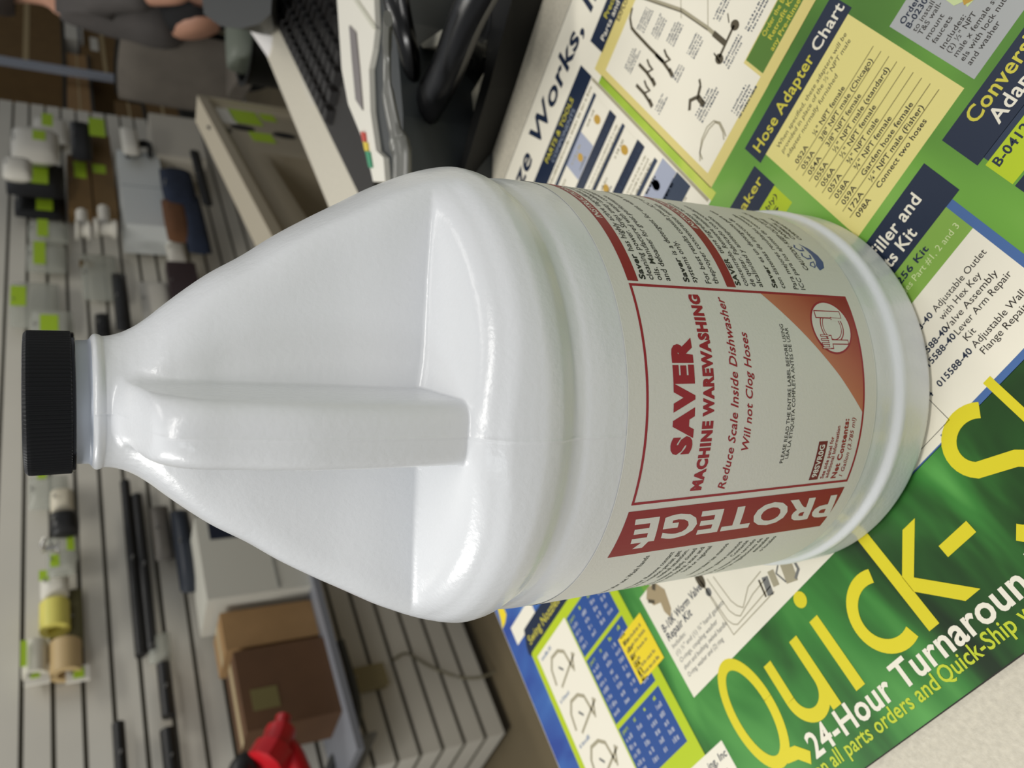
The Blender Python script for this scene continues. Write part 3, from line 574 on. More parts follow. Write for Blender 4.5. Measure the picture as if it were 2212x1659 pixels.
# black glossy V-shaped stand
st = thing('monitor_stand', 'glossy black V-shaped monitor stand between the printer and the mat', 'monitor stand')
bm = B(); tube(bm, [on_level(1060, -70, .075), on_level(1015, 20, .07), on_level(965, 150, .058), on_level(912, 250, .045), on_level(896, 330, .03), on_level(892, 420, .022)], .0175, 12, .55); done(bm, 'leg', m_glos, st, True)
bm = B(); tube(bm, [on_level(840, -70, .085), on_level(862, 30, .08), on_level(885, 120, .065), on_level(890, 220, .045), on_level(890, 300, .04), on_level(900, 345, .03)], .014, 12, .5); done(bm, 'leg', m_glos, st, True)
bm = B(); tube(bm, [on_level(880, 130, .03), on_level(915, 150, .04), on_level(945, 170, .04)], .012, 10, .6); done(bm, 'cross_brace', m_blk, st, True)
bm = B(); prism(bm, ring_pts([(918, -60), (918, 120), (915, 260), (905, 395), (960, 395), (975, 300), (1010, 200), (1042, 130), (1075, -60)], .012), -.0014, .012); done(bm, 'base_plate', m_blk, st, bevel=.002)
bm = B(); prism(bm, ring_pts([(908, 96), (955, 64), (962, 74), (950, 96), (932, 102), (914, 104)], .052), .0125, .052); tag(done(bm, 'bracket', mat('bracket_steel', rgb(186, 182, 166), .3, .4), None, bevel=.002), 'small silver metal wedge between the legs of the black stand', 'bracket')
# folded paper strip and the black device beside the mat
bm = B(); prism(bm, ring_pts([(1045, 158), (1007, 300), (985, 380), (975, 420), (938, 420), (954, 361), (971, 301), (1007, 220)], .014), -.0014, .014); tag(done(bm, 'paper_stack', mat('paper_strip', rgb(206, 200, 180), .6, var=.1, vscale=60), None, bevel=.001), 'narrow stack of off-white paper beside the black case', 'papers')
dv = thing('device_case', 'long black plastic case lying beside the top edge of the mat', 'case')
bm = B(); prism(bm, ring_pts([(1166, -2), (1180, -60), (1060, -60), (1046, 60), (1040, 150), (1012, 260), (984, 380), (975, 420), (1030, 420), (1046, 365), (1105, 190)], .001), -.0014, .028, top=ring_pts([(1106, -2), (1116, -60), (1066, -60), (1056, 60), (1047, 155), (1008, 300), (990, 370), (982, 410), (994, 410), (1004, 365), (1056, 190)], .028)); done(bm, 'shell', m_blk, dv, bevel=.002)
pl = Print({'ink': mat('raised_black', rgb(12, 12, 12), .3)}); pl.text('MO', 0, .05, .004, .022, 'ink', .02, .15, 1)
p0 = on_level(1034, 190, .0283); p1 = on_level(1064, 60, .0283); dx = (p1-p0).normalized(); dy = Vector((0, 0, 1)).cross(dx)
pl.build('lettering', lambda x, y, d: tuple(p0+dx*x+dy*y+Vector((0, 0, d))), dv)
# dark rounded bin and a white tag at the far end of the counter
db = thing('desk_bin', 'dark grey rounded plastic bin standing at the far end of the counter', 'bin')
bm = B(); prism(bm, ring_pts([(540, 66), (572, 76), (592, 70), (600, 50), (602, -40), (470, -40), (500, 30)], 0), -.0014, .10, top=ring_pts([(475, 56), (520, 62), (560, 52), (585, 30), (590, -60), (430, -60), (440, 30)], .10)); done(bm, 'shell', mat('bin_grey', rgb(40, 42, 40), .5), db, bevel=.006)
bm = B(); prism(bm, ring_pts([(541, 68), (588, 78), (586, 100), (579, 124)], 0), -.0014, .0004); tag(done(bm, 'paper_tag', mat('tag_white', rgb(244, 240, 236), .5)), 'small white paper tag on the far counter edge', 'paper')
bm = B(); prism(bm, ring_pts([(655, 140), (664, 150), (684, 185), (688, 195), (682, 228), (672, 229), (650, 180)], 0), -.0014, .0002, 0)
prism(bm, ring_pts([(663, 152), (685, 190), (680, 212), (662, 172)], .0003), .0002, .0005, 1)
tag(done(bm, 'barcode_sticker', [mat('sticker_white', rgb(206, 200, 184), .5), mat('sticker_print', rgb(110, 104, 92), .6, var=.6, vscale=900)]), 'worn white barcode sticker on the beige counter beside the keyboard', 'sticker')
# ------------------------------------------------------------------ goods on the slatted wall (wall frame: along, out, up)
m_lime = mat('price_lime', rgb(172, 206, 46), .6); m_kraft = mat('kraft', rgb(116, 90, 52), .75, var=.08, vscale=12); m_tanb = mat('kraft_light', rgb(158, 124, 82), .75, var=.06, vscale=12)
m_bag = mat('clear_bag', rgb(196, 198, 186), .2, alpha=.5, bump=.6, bscale=60); m_white = mat('white_goods', rgb(226, 222, 210), .45); m_hook = mat('hook_steel', rgb(170, 170, 168), .3, .8)
m_bgoods = mat('black_goods', rgb(30, 30, 30), .4); m_steel = mat('chrome', rgb(196, 194, 188), .2, .85); m_wbox = mat('white_carton', rgb(224, 228, 226), .5)
def prect(px0, py0, px1, py1, off):
    a0, _, z0 = on_wall((px0+px1)/2, py1, off); a1, _, _ = on_wall((px0+px1)/2, py0, off)
    _, _, zt = on_wall(px0, (py0+py1)/2, off); _, _, zb = on_wall(px1, (py0+py1)/2, off)
    return a0, a1, zb, zt
def sticker(root, px0, py0, px1, py1, off, out, loc, name='price_sticker', m=None):
    a0, a1, zb, zt = prect(px0, py0, px1, py1, off); x0, x1 = a0-loc[0], a1-loc[0]; y = -(out-loc[1])
    bm = B(); box(bm, x0, x1, y-.0015, y, zb-loc[2], zt-loc[2]); o = done(bm, name, m or m_lime, root); o['label'] = 'lime green price sticker' if not m else 'printed patch'; return o
def hook(root, y0, z, x=0):
    bm = B(); tube(bm, [(x, y0, z), (x, -.002, z+.001)], .003, 8); done(bm, 'peg_hook', m_hook, root)
def goods(name, label, cat, rect, off, d, kind, m, stick=(), group=None, hk=True, **kw):
    a0, a1, zb, zt = prect(*rect, off); a = (a0+a1)/2; w, h = a1-a0, zt-zb; r = wthing(name, label, cat, a, off-d/2, zb, group); loc = (a, off-d/2, zb)
    bm = B()
    if kind == 'pad': pillow(bm, w, h, d); done(bm, kw.get('part', 'pouch'), m, r, True)
    elif kind == 'box':
        box(bm, -w/2, w/2, -d/2, d/2, 0, h); done(bm, kw.get('part', 'carton'), m, r, bevel=.003)
        if kw.get('seam'): bm = B(); box(bm, -w/2+.002, w/2-.002, -d/2-.0012, -d/2+.0005, h*.47, h*.53); done(bm, 'tape', mat('tape', rgb(190, 170, 130), .3), r)
        if kw.get('vseam'): bm = B(); box(bm, -.004, .004, -d/2-.0012, -d/2+.0005, .004, h-.004); done(bm, 'seam', mat('seam_grey', rgb(176, 182, 182), .5), r)
    elif kind == 'rod':       # lying along the wall
        tube(bm, [(-w/2, 0, h/2), (0, 0, h/2), (w/2, 0, h/2)], h/2, 12, kw.get('flat', 1)); done(bm, kw.get('part', 'tube'), m, r, True)
    elif kind == 'roll':      # axis along the wall
        n = 20; R0, R1 = h/2, h*.26
        rings = [[bm.verts.new((x, rr*math.cos(2*PI*i/n), h/2+rr*math.sin(2*PI*i/n))) for i in range(n)] for x, rr in ((-w/2, R1), (-w/2, R0), (w/2, R0), (w/2, R1))]
        for p, q in zip(rings, rings[1:]+rings[:1]):
            for i in range(n): bm.faces.new((p[i], p[(i+1) % n], q[(i+1) % n], q[i]))
        done(bm, 'tape_roll', m, r, True)
    elif kind == 'fitting':   # stubby pipe fitting: body with collars and a branch
        q = min(w, d*1.6)/2; lathe(bm, [(q*.8, 0), (q*.8, h*.18), (q*.55, h*.2), (q*.55, h*.8), (q*.85, h*.82), (q*.85, h)], 20)
        tube(bm, [(0, 0, h*.5), (w*.5, -d*.1, h*.5)], q*.45, 12); done(bm, 'fitting_body', m, r, True)
    elif kind == 'faucet':
        lathe(bm, [(w*.35, 0), (w*.35, h*.12), (w*.16, h*.2), (w*.14, h*.9), (w*.2, h)], 20); tube(bm, [(0, 0, h*.8), (0, -d*.4, h), (w*.3, -d*.6, h*.8)], w*.1, 10); done(bm, 'faucet_body', m, r, True)
    if hk: hook(r, -d/2-.01, h-.012 if kind in ('pad', 'box') else h*.5)
    for sx0, sy0, sx1, sy1 in stick: sticker(r, sx0, sy0, sx1, sy1, off, off, loc)
    return r
# right-hand group of the photograph's top edge
goods('fitting_pack', 'stack of white plastic fittings with two lime stickers on the slatted wall', 'pipe fittings', (22, 262, 128, 330), .27, .10, 'pad', m_white, ((90, 246, 114, 272), (70, 282, 98, 302)), part='wrapped_fittings')
goods('fitting_pack', 'single white plastic elbow behind the sticker-marked stack of white fittings', 'pipe fittings', (72, 246, 146, 300), .06, .05, 'pad', m_white, (), part='wrapped_fittings', hk=False)
goods('fitting_pack', 'white fittings hanging lowest beside the black rubber hose pack', 'pipe fittings', (4, 330, 70, 372), .36, .07, 'pad', m_white, (), part='wrapped_fittings')
goods('hose_pack', 'black rubber hose pack with two lime stickers below the white fittings', 'hose pack', (12, 338, 140, 412), .16, .07, 'pad', m_bgoods, ((78, 326, 112, 352), (66, 362, 104, 396)), part='coil')
goods('hose_pack', 'black rubber hose pack with one lime sticker, nearer than the double-stickered one', 'hose pack', (30, 398, 140, 462), .075, .055, 'pad', m_bgoods, ((78, 420, 114, 454),), part='coil')
goods('hose_pack', 'black part in a bag with a bright lime sticker beside the brown cartons', 'hose pack', (152, 252, 198, 334), .20, .06, 'pad', m_bgoods, ((192, 256, 226, 294),), part='coil')
goods('carton', 'kraft carton with a lime sticker hanging left of its twin on the slatted wall', 'carton', (146, 336, 196, 452), .10, .08, 'box', m_kraft, ((160, 350, 186, 384),), 'small cartons')
goods('carton', 'kraft carton with a faint lime sticker nearest the white dispenser box', 'carton', (198, 292, 246, 462), .10, .08, 'box', m_kraft, ((200, 356, 228, 374),), 'small cartons')
for rect, st, lb in (((60, 470, 150, 516), (80, 474, 104, 510), 'bagged clear part with a lime sticker just below the black hose packs'), ((56, 518, 144, 580), (72, 522, 98, 570), 'bagged clear part with a tilted lime sticker, second below the hose packs'), ((20, 600, 130, 700), (22, 618, 56, 660), 'large clear bag with a lime sticker high on the wall beside the jug cap'), ((66, 660, 160, 740), (86, 680, 126, 716), 'clear bag with a lime sticker directly behind the jug cap'),
        ((60, 1016, 150, 1090), (80, 1018, 100, 1034), 'clear bag with small parts right under the jug cap in the photo'), ((100, 1150, 170, 1206), (144, 1152, 160, 1190), 'clear bag with a green tag beside the round black knob'), ((100, 1180, 166, 1234), (108, 1198, 128, 1224), 'clear bag of parts between the black knob and the white tag')):
    goods('parts_bag', lb, 'parts bag', rect, .16 if rect[1] in (660, 1180) else .08, .05, 'pad', m_bag, (st,), 'bagged parts')
goods('fitting', 'short white pipe fitting left of its pair beside the white dispenser box', 'pipe fitting', (163, 448, 194, 520), .20, .07, 'fitting', m_white)
goods('fitting', 'white pipe fitting touching the clear bags, right one of the pair', 'pipe fitting', (202, 440, 252, 524), .20, .07, 'fitting', m_white)
goods('dispenser_box', 'tall white dispenser carton with a vertical seam', 'carton', (262, 330, 356, 486), .20, .16, 'box', m_wbox, (), None, False, part='carton', vseam=True)
goods('dispenser_box', 'white carton with beige front standing above the navy pouch', 'carton', (330, 252, 432, 338), .22, .14, 'box', mat('cream_carton', rgb(206, 200, 186), .5), (), None, False)
goods('paper_roll', 'small white roll leaning on the top of the tall dispenser carton', 'roll', (262, 266, 300, 322), .30, .06, 'pad', m_white, (), None, False)
bm = B(); pts = [on_wall(x, y, .23) for x, y in ((276, 334), (300, 312), (322, 314), (324, 334))]; tube(bm, [(p[0]-pts[0][0], p[1]-pts[0][1], p[2]-pts[0][2]) for p in pts], .022, 8, .6)
o = done(bm, 'handle_grip', m_bgoods, None, True); q = NW*(WALL_D-.23)+AL*pts[0][0]; o.location = (q.x, q.y, pts[0][2]); o.rotation_euler = (0, 0, YW); tag(o, 'bent dark grey grip clipped on the white dispenser carton', 'grip')
g = goods('work_pouch', 'navy and brown cloth pouch hanging in front of the white dispenser carton', 'pouch', (352, 350, 424, 440), .32, .09, 'pad', mat('navy_cloth', rgb(32, 42, 62), .8, var=.2, vscale=20), (), None, True, part='hood')
a0, a1, zb, zt = prect(356, 418, 412, 508, .30); bm = B(); pillow(bm, a1-a0, zt-zb, .08)
for v in bm.verts: v.co.x += (a0+a1)/2-sum(prect(352, 350, 424, 440, .32)[:2])/2; v.co.z += zb-prect(352, 350, 424, 440, .32)[2]; v.co.y += .012
done(bm, 'body', mat('brown_cloth', rgb(104, 68, 40), .8, var=.15, vscale=20), g, True)
a0, a1, zb, zt = prect(396, 410, 446, 536, .30); bm = B(); pillow(bm, a1-a0, zt-zb, .07)
for v in bm.verts: v.co.x += (a0+a1)/2-sum(prect(352, 350, 424, 440, .32)[:2])/2; v.co.z += zb-prect(352, 350, 424, 440, .32)[2]; v.co.y += .005
done(bm, 'lower_flap', MATS['navy_cloth'], g, True)
goods('strap_tool', 'narrow black strap hanging between the navy pouch and the sink', 'strap', (424, 322, 446, 440), .30, .02, 'pad', m_bgoods, (), None, True, part='strap')
goods('blister_pack', 'white blister pack below the navy pouch', 'pack', (360, 508, 404, 560), .12, .05, 'pad', m_white, ())
goods('blister_pack', 'dark red and black blister pack half behind the jug shoulder', 'pack', (366, 566, 430, 650), .12, .05, 'box', mat('pack_dark', rgb(70, 58, 60), .5), ())
goods('blister_pack', 'white blister pack with yellowed edge left of the dark red pack', 'pack', (304, 600, 372, 690), .10, .05, 'pad', m_white, ())
goods('black_tube', 'black rubber tube hanging upright beside the jug shoulder', 'tube', (246, 578, 280, 704), .15, .06, 'pad', m_bgoods, (), part='tube')
goods('black_tube', 'short rounded black tube end peeping out above the jug neck', 'tube', (206, 668, 240, 724), .08, .05, 'pad', m_bgoods, (), part='tube')
goods('brass_valve', 'tiny brown brass valve between two clear bags', 'valve', (172, 556, 202, 574), .05, .03, 'fitting', mat('old_brass', rgb(120, 96, 50), .4, .5))
goods('sprayer', 'clear bag of chrome sprayers left of the black tube', 'sprayer', (176, 540, 256, 640), .06, .05, 'pad', m_bag, (), 'bagged parts')
# lower part of the photograph: left end of the wall
goods('control_knob', 'round black knob on a white faucet base', 'knob', (106, 1092, 172, 1142), .18, .07, 'pad', m_bgoods, (), part='knob')
goods('faucet', 'white faucet base above the round black knob', 'faucet', (108, 1046, 160, 1096), .17, .06, 'pad', mat('bone_plastic', rgb(214, 206, 184), .4), (), part='escutcheon')
goods('chrome_faucet', 'small chrome faucet beside the round black knob', 'faucet', (90, 1156, 128, 1192), .24, .05, 'faucet', m_steel)
goods('label_roll', 'white label roll with a lime corner left of the yellow roll', 'roll', (86, 1222, 150, 1282), .09, .06, 'pad', m_white, ((84, 1232, 106, 1254),), part='roll')
goods('tape_roll', 'yellow tape roll with lime stickers', 'roll', (84, 1290, 152, 1348), .09, .07, 'roll', mat('yellow_tape', rgb(228, 218, 110), .5), ((104, 1294, 130, 1344),), hk=False)
goods('tape_roll', 'tan packing-tape roll nearest the wall end', 'roll', (104, 1374, 178, 1442), .09, .08, 'roll', mat('tan_tape', rgb(198, 172, 124), .5), (), hk=False)
goods('tape_roll', 'white tape roll with a dark core and yellow edge above the tan roll', 'roll', (46, 1374, 104, 1444), .09, .08, 'roll', mat('white_tape', rgb(216, 212, 196), .5), ((44, 1384, 58, 1440),), hk=False)
goods('price_card', 'white price card with a lime patch under the tape rolls', 'card', (52, 1438, 108, 1476), .06, .01, 'box', m_white, ((66, 1436, 86, 1464),), part='card')
goods('price_card', 'small white price card with a bright lime patch beside the tan roll', 'card', (142, 1438, 194, 1470), .06, .01, 'box', m_white, ((158, 1442, 182, 1464),), part='card')
goods('gasket_card', 'dark gasket strip behind the yellow tape roll', 'gasket', (146, 1268, 180, 1400), .04, .02, 'pad', mat('olive_pack', rgb(96, 92, 60), .6), ())
for rect, lb in (((276, 1030, 300, 1410), 'longest black rubber tube lying along the wall'), ((300, 1060, 326, 1400), 'black rubber tube lying just below the longest one'), ((344, 1424, 374, 1540), 'short black tube in clear wrap left of the brown box'), ((352, 1566, 390, 1700), 'black tube running out of the frame beside the brown box'), ((246, 1552, 276, 1700), 'black tube running out of the frame near the price cards')):
    goods('rubber_tube', lb, 'tube', rect, .07, .05, 'rod', m_bgoods, (), 'rubber tubes on the wall')
goods('clear_sleeve', 'clear plastic sleeve around the end of the short black tube', 'sleeve', (318, 1360, 372, 1424), .06, .04, 'pad', m_bag, ())
goods('motor_housing', 'dark navy round housing hanging behind the jug beside the white bin', 'housing', (380, 1080, 424, 1262), .14, .10, 'pad', mat('dark_navy', rgb(34, 40, 50), .5), ())
goods('motor_housing', 'grey metal bracket with dark holes between the black tubes and the housing', 'housing', (330, 1080, 372, 1200), .10, .06, 'pad', mat('dark_grey_metal', rgb(88, 84, 78), .5), ())
# display shelf on the wall with a white bin and two cardboard boxes
zs = on_wall(728, 1480, .26)[2]; a0 = on_wall(728, 1640, .26)[0]; a1 = on_wall(600, 1180, .26)[0]
sh = wthing('wall_shelf', 'grey metal shelf on the slatted wall under the cardboard boxes', 'shelf', (a0+a1)/2, .145, zs-.02)
hw = (a1-a0)/2
bm = B(); box(bm, -hw, hw, -.145, .142, 0, .02); done(bm, 'board', mat('shelf_grey', rgb(126, 128, 134), .45), sh, bevel=.003)
for sx in (-hw+.05, hw-.05): bm = B(); prism(bm, [(sx-.006, -.10), (sx+.006, -.10), (sx+.006, .142), (sx-.006, .142)], -.06, 0); done(bm, 'bracket', m_hook, sh)
def shelf_box(name, label, cat, px0, py0, px1, py1, off, depth, m, extra=None, low=None):
    a0, a1, zb, zt = prect(px0, py0, px1, py1, off); r = wthing(name, label, cat, (a0+a1)/2, off-depth/2, zs); w = a1-a0; h = zt-zs
    bm = B(); box(bm, -w/2, w/2, -depth/2, depth/2, 0, h); done(bm, 'carton' if cat == 'carton' else 'shell', m, r, bevel=.004); return r, w, h, depth
r, w, h, d = shelf_box('shipping_carton', 'brown cardboard box on the wall shelf beside the red trigger nozzle', 'carton', 515, 1388, 728, 1562, .25, .16, mat('carton_brown', rgb(92, 64, 40), .75, var=.1, vscale=8))
bm = B(); box(bm, -w*.28, -w*.02, -d/2-.001, -d/2+.0005, h*.62, h*.9); done(bm, 'packing_label', mat('carton_patch', rgb(112, 104, 62), .6), r)
bm = B(); box(bm, -w/2, w/2, -.02, .02, h, h+.0008); done(bm, 'tape', mat('tape', rgb(190, 170, 130), .3), r)
r, w, h, d = shelf_box('shipping_carton', 'light tan cardboard box between the white bin and the brown box', 'carton', 478, 1306, 722, 1386, .22, .16, m_tanb)
bm = B(); box(bm, -w/2, w/2, -.02, .02, h, h+.0008); done(bm, 'tape', mat('tape', rgb(190, 170, 130), .3), r)
r, w, h, d = shelf_box('white_bin', 'off-white plastic cabinet with a dark window standing behind the jug', 'cabinet', 432, 1106, 640, 1284, .26, .2, mat('bin_white', rgb(204, 202, 190), .5))
a0, a1, zb, zt = prect(450, 1118, 530, 1166, .262); c0 = sum(prect(432, 1106, 640, 1294, .26)[:2])/2
bm = B(); box(bm, a0-c0, a1-c0, -d/2-.0025, -d/2, zb-zs, zt-zs); done(bm, 'window', mat('window_navy', rgb(34, 40, 56), .3), r)
bm = B(); box(bm, -w/2+.01, w/2-.01, -d/2-.002, -d/2, h*.30, h*.33); done(bm, 'ledge', mat('bin_line', rgb(150, 150, 142), .5), r)
# small tan clip on the lower slats, cable loops, grey hose
goods('tan_clip', 'small tan plastic clip on the slats below the boxes', 'clip', (758, 1436, 836, 1482), .05, .04, 'box', mat('clip_tan', rgb(150, 138, 100), .6), (), None, True, part='clip_body')
def wall_tube(name, label, cat, pix, off, r, m):
    p = [on_wall(x, y, off) for x, y in pix]; a, z = p[0][0], p[0][2]; bm = B()
    tube(bm, [(q[0]-a, 0, q[2]-z) for q in p], r, 10); o = done(bm, name, m, None, True); L_ = NW*(WALL_D-off)+AL*a; o.location = (L_.x, L_.y, z); o.rotation_euler = (0, 0, YW); return tag(o, label, cat)
wall_tube('hose', 'grey rubber hose drooping from the wall shelf toward the wall end', 'hose', [(735, 1385), (752, 1440), (770, 1510), (772, 1560), (752, 1605), (720, 1640), (700, 1700)], .06, .013, mat('hose_grey', rgb(84, 86, 84), .5))
wall_tube('wire', 'thin pale wire looping across the lower slats', 'wire', [(850, 1425), (880, 1412), (930, 1440), (990, 1462), (1040, 1462), (1080, 1440), (1094, 1400), (1082, 1350), (1066, 1330)], .03, .005, mat('wire_tan', rgb(126, 120, 98), .5))
# red trigger nozzle
a, _, z = on_wall(590, 1610, .40); rn = wthing('trigger_nozzle', 'red plastic trigger spray nozzle hanging at the lower left wall end', 'nozzle', a, .40, z)
m_red = mat('nozzle_red', rgb(190, 24, 34), .3)
q = lambda x, y: (on_wall(x, y, .40)[0]-a, 0, on_wall(x, y, .40)[2]-z)
bm = B(); tube(bm, [q(612, 1550), q(606, 1580), q(590, 1625), q(566, 1665)], [.028, .055, .075, .06], 12, .7); done(bm, 'body', m_red, rn, True)
bm = B(); tube(bm, [q(600, 1600), q(628, 1630), q(644, 1665), q(664, 1710)], .03, 10); done(bm, 'trigger', m_red, rn, True)
bm = B(); tube(bm, [q(540, 1652), q(528, 1660), q(522, 1680)], .035, 12); done(bm, 'collar', m_bgoods, rn, True)
bm = B(); tube(bm, [(0, 0, .01), (0, .39, .03)], .004, 8); done(bm, 'peg_hook', m_hook, rn)
# ------------------------------------------------------------------ laundry sink displayed standing on its edge
SH = math.radians(57.5); SA = Vector((math.cos(SH), math.sin(SH), 0)); SN = Vector((-math.sin(SH), math.cos(SH), 0))
S0 = CAM+ray(425, 222)*2.45
sk = thing('sink', 'beige laundry sink with three faucet holes and lime stickers standing on its edge', 'sink', (S0.x, S0.y, FLOOR), SH)
m_sink = mat('sink_beige', rgb(178, 168, 146), .4); m_hole = mat('sink_hole', rgb(22, 20, 18), .6)
def sk_at(px, py):
    D = ray(px, py); t = (S0-CAM).dot(SN)/D.dot(SN); p = CAM+D*t-S0; return p.dot(SA), p.z+S0.z-FLOOR
xl, zr = sk_at(580, 480)[0]-.5, sk_at(425, 222)[1]; xr = .0
lx = sk_at(520, 322)[0]
bm = B(); nx, nz = 60, 44; g = []; sm = lambda t: t*t*(3-2*t)
for i in range(nx+1):
    row = []
    for j in range(nz+1):
        x = xl+(xr-xl)*i/nx; z = zr*j/nz
        ix = min(1, max(0, min(lx-x, x-xl-.07)/.07)); iz = min(1, max(0, min(zr-.10-z, z-.08)/.12))
        d = .30*sm(ix)*sm(iz)
        rim = -.022 if (z > zr-.035 or x > xr-.02 or z < .035 or x < xl+.02) else 0
        row.append(bm.verts.new((x, d+rim, z)))
    g.append(row)
for i in range(nx):
    for j in range(nz): bm.faces.new((g[i][j], g[i+1][j], g[i+1][j+1], g[i][j+1]))
done(bm, 'basin', m_sink, sk, True)
bm = B()
for x0, x1, z0, z1 in ((xl, xr, 0, .01), (xl, xr, zr-.01, zr), (xl, xl+.01, .01, zr-.01), (xr-.01, xr, .01, zr-.01)): box(bm, x0, x1, -.02, .05, z0, z1)
done(bm, 'rim', m_sink, sk)
bm = B(); box(bm, xl+.05, lx+.02, .305, .32, .06, zr-.08); done(bm, 'underside', mat('sink_base', rgb(96, 92, 80), .6), sk)
for hx, hy in ((474, 280), (524, 277), (614, 294)):
    x, z = sk_at(hx, hy); bm = B(); n = 18
    ringf = [bm.verts.new((x+.022*math.cos(2*PI*i/n), -.003, z+.03*math.sin(2*PI*i/n))) for i in range(n)]; ringb = [bm.verts.new((v.co.x, 0, v.co.z)) for v in ringf]
    bm.faces.new(ringf)
    for i in range(n): bm.faces.new((ringf[i], ringf[(i+1) % n], ringb[(i+1) % n], ringb[i]))
    done(bm, 'faucet_hole', m_hole, sk)
for x0_, y0_, x1_, y1_ in ((506, 240, 546, 264), (568, 250, 588, 260), (548, 292, 584, 304)):
    (xa, za), (xb, zb_) = sk_at(x0_, y1_), sk_at(x1_, y0_); bm = B(); box(bm, min(xa, xb), max(xa, xb), -.0025, -.0005, min(za, zb_), max(za, zb_)); o = done(bm, 'price_sticker', m_lime, sk); o['label'] = 'lime green price sticker'
(xa, za), (xb, zb_) = sk_at(452, 262), sk_at(494, 238); bm = B(); box(bm, min(xa, xb), max(xa, xb), -.0025, -.0005, min(za, zb_), max(za, zb_)); done(bm, 'maker_label', m_white, sk)
# ------------------------------------------------------------------ stock shelf with cartons at the far right
def far_rect(px0, py0, px1, py1, off): return prect(px0, py0, px1, py1, off)
cart = [((-20, -60, 130, 138), -.36, .35, 'large brown carton on the stock rack at the photo corner', m_kraft), ((174, 44, 268, 160), -.40, .3, 'brown carton with a small white label beside the steel upright', m_kraft), ((146, 118, 192, 245), -.38, .2, 'narrow tan carton below the steel upright', m_tanb), ((250, 222, 308, 262), -.40, .2, 'small open brown carton above the sink', m_kraft), ((316, 214, 384, 256), -.40, .2, 'small brown carton right of the open one above the sink', m_kraft)]
shelf_bays = []
for (rc, off, dep, lb, m) in cart:
    a0, a1, zb, zt2 = prect(*rc, off); r = wthing('shipping_carton', lb, 'carton', (a0+a1)/2, off-dep/2, zb); w, h = a1-a0, zt2-zb
    bm = B(); box(bm, -w/2, w/2, -dep/2, dep/2, 0, h); done(bm, 'carton', m, r, bevel=.004)
    bm = B(); box(bm, -w/2+.003, w/2-.003, -dep/2-.0012, -dep/2+.0005, h*.46, h*.54); done(bm, 'tape', mat('tape', rgb(190, 170, 130), .3), r)
    if rc[0] == 174: bm = B(); box(bm, -w*.12, w*.12, -dep/2-.0025, -dep/2-.001, h*.60, h*.78); done(bm, 'packing_label', m_white, r)
    shelf_bays.append(((a0+a1)/2, w, off, dep, zb))
rk = wthing('stock_rack', 'dark steel stock rack holding the brown cartons at the far end', 'rack', shelf_bays[0][0], -.36, FLOOR)
def rack_post(px0, py0, px1, py1, off):
    a0_, _, z0_ = on_wall(px1, py1, off); a1_, _, z1_ = on_wall(px0, py0, off); x = (a0_+a1_)/2-shelf_bays[0][0]
    bm = B(); box(bm, x-.03, x+.03, -off-.36-.02, -off-.36+.02, 0, 1.6); o = done(bm, 'upright', mat('upright_zinc', rgb(176, 182, 194), .4), rk)
rack_post(40, 140, 268, 170, -.30)
for a, w, off, dep, zb in shelf_bays:
    x = a-shelf_bays[0][0]; bm = B(); box(bm, x-w/2-.02, x+w/2+.02, -off-.36, -off-.36+dep, zb-FLOOR-.02, zb-FLOOR-.0005); done(bm, 'shelf_board', mat('rack_dark', rgb(60, 60, 56), .5), rk)
for x in (-1.3, .75): bm = B(); box(bm, x-.02, x+.02, .42, .46, 0, 1.6); done(bm, 'upright', MATS['rack_dark'], rk)
bm = B(); a0, a1, zb, zt2 = prect(140, 50, 178, 84, -.36); r = wthing('white_case', 'small white and grey case on the narrow tan carton', 'case', (a0+a1)/2, -.46, zb); box(bm, -(a1-a0)/2, (a1-a0)/2, -.1, .1, 0, zt2-zb); done(bm, 'shell', m_white, r, bevel=.006)
bm = B(); box(bm, -(a1-a0)/2-.002, (a1-a0)/2+.002, -.102, .1, (zt2-zb)*.1, (zt2-zb)*.3); done(bm, 'band', mat('case_band', rgb(120, 118, 118), .4), r)
# ------------------------------------------------------------------ person on a counter-height stool, half outside the frame
def at_depth(px, py, d):
    D = ray(px, py); return CAM+D*(d/D.dot(AW))
def skin(name, joints, edges, m, parent, levels=2, root=0):
    me = bpy.data.meshes.new(name); me.from_pydata([tuple(j[0]) for j in joints], edges, []); o = link(name, me, parent, m)
    md = o.modifiers.new('skin', 'SKIN'); md.use_smooth_shade = True
    for v, j in zip(me.skin_vertices[0].data, joints): v.radius = j[1] if isinstance(j[1], tuple) else (j[1], j[1])
    me.skin_vertices[0].data[root].use_root = True
    o.modifiers.new('sub', 'SUBSURF').levels = levels; o.modifiers['sub'].render_levels = levels
    bpy.context.view_layer.update(); dg = bpy.context.evaluated_depsgraph_get(); m2 = bpy.data.meshes.new_from_object(o.evaluated_get(dg)); o.modifiers.clear(); o.data = m2
    for p in m2.polygons: p.use_smooth = True
    return o
HP = at_depth(430, 20, 2.97)
pr = thing('person', 'person in a grey shirt and black trousers seated on a stool, half out of frame', 'person', (HP.x, HP.y, FLOOR))
ID = Vector((HP.x, HP.y, FLOOR)); J = lambda px, py, d: at_depth(px, py+34, d)-ID
m_skin = mat('skin_tone', rgb(190, 142, 118), .5); m_shirt = mat('grey_shirt', rgb(78, 74, 72), .85, var=.12, vscale=14); m_pants = mat('black_trousers', rgb(26, 26, 28), .85, var=.2, vscale=18)
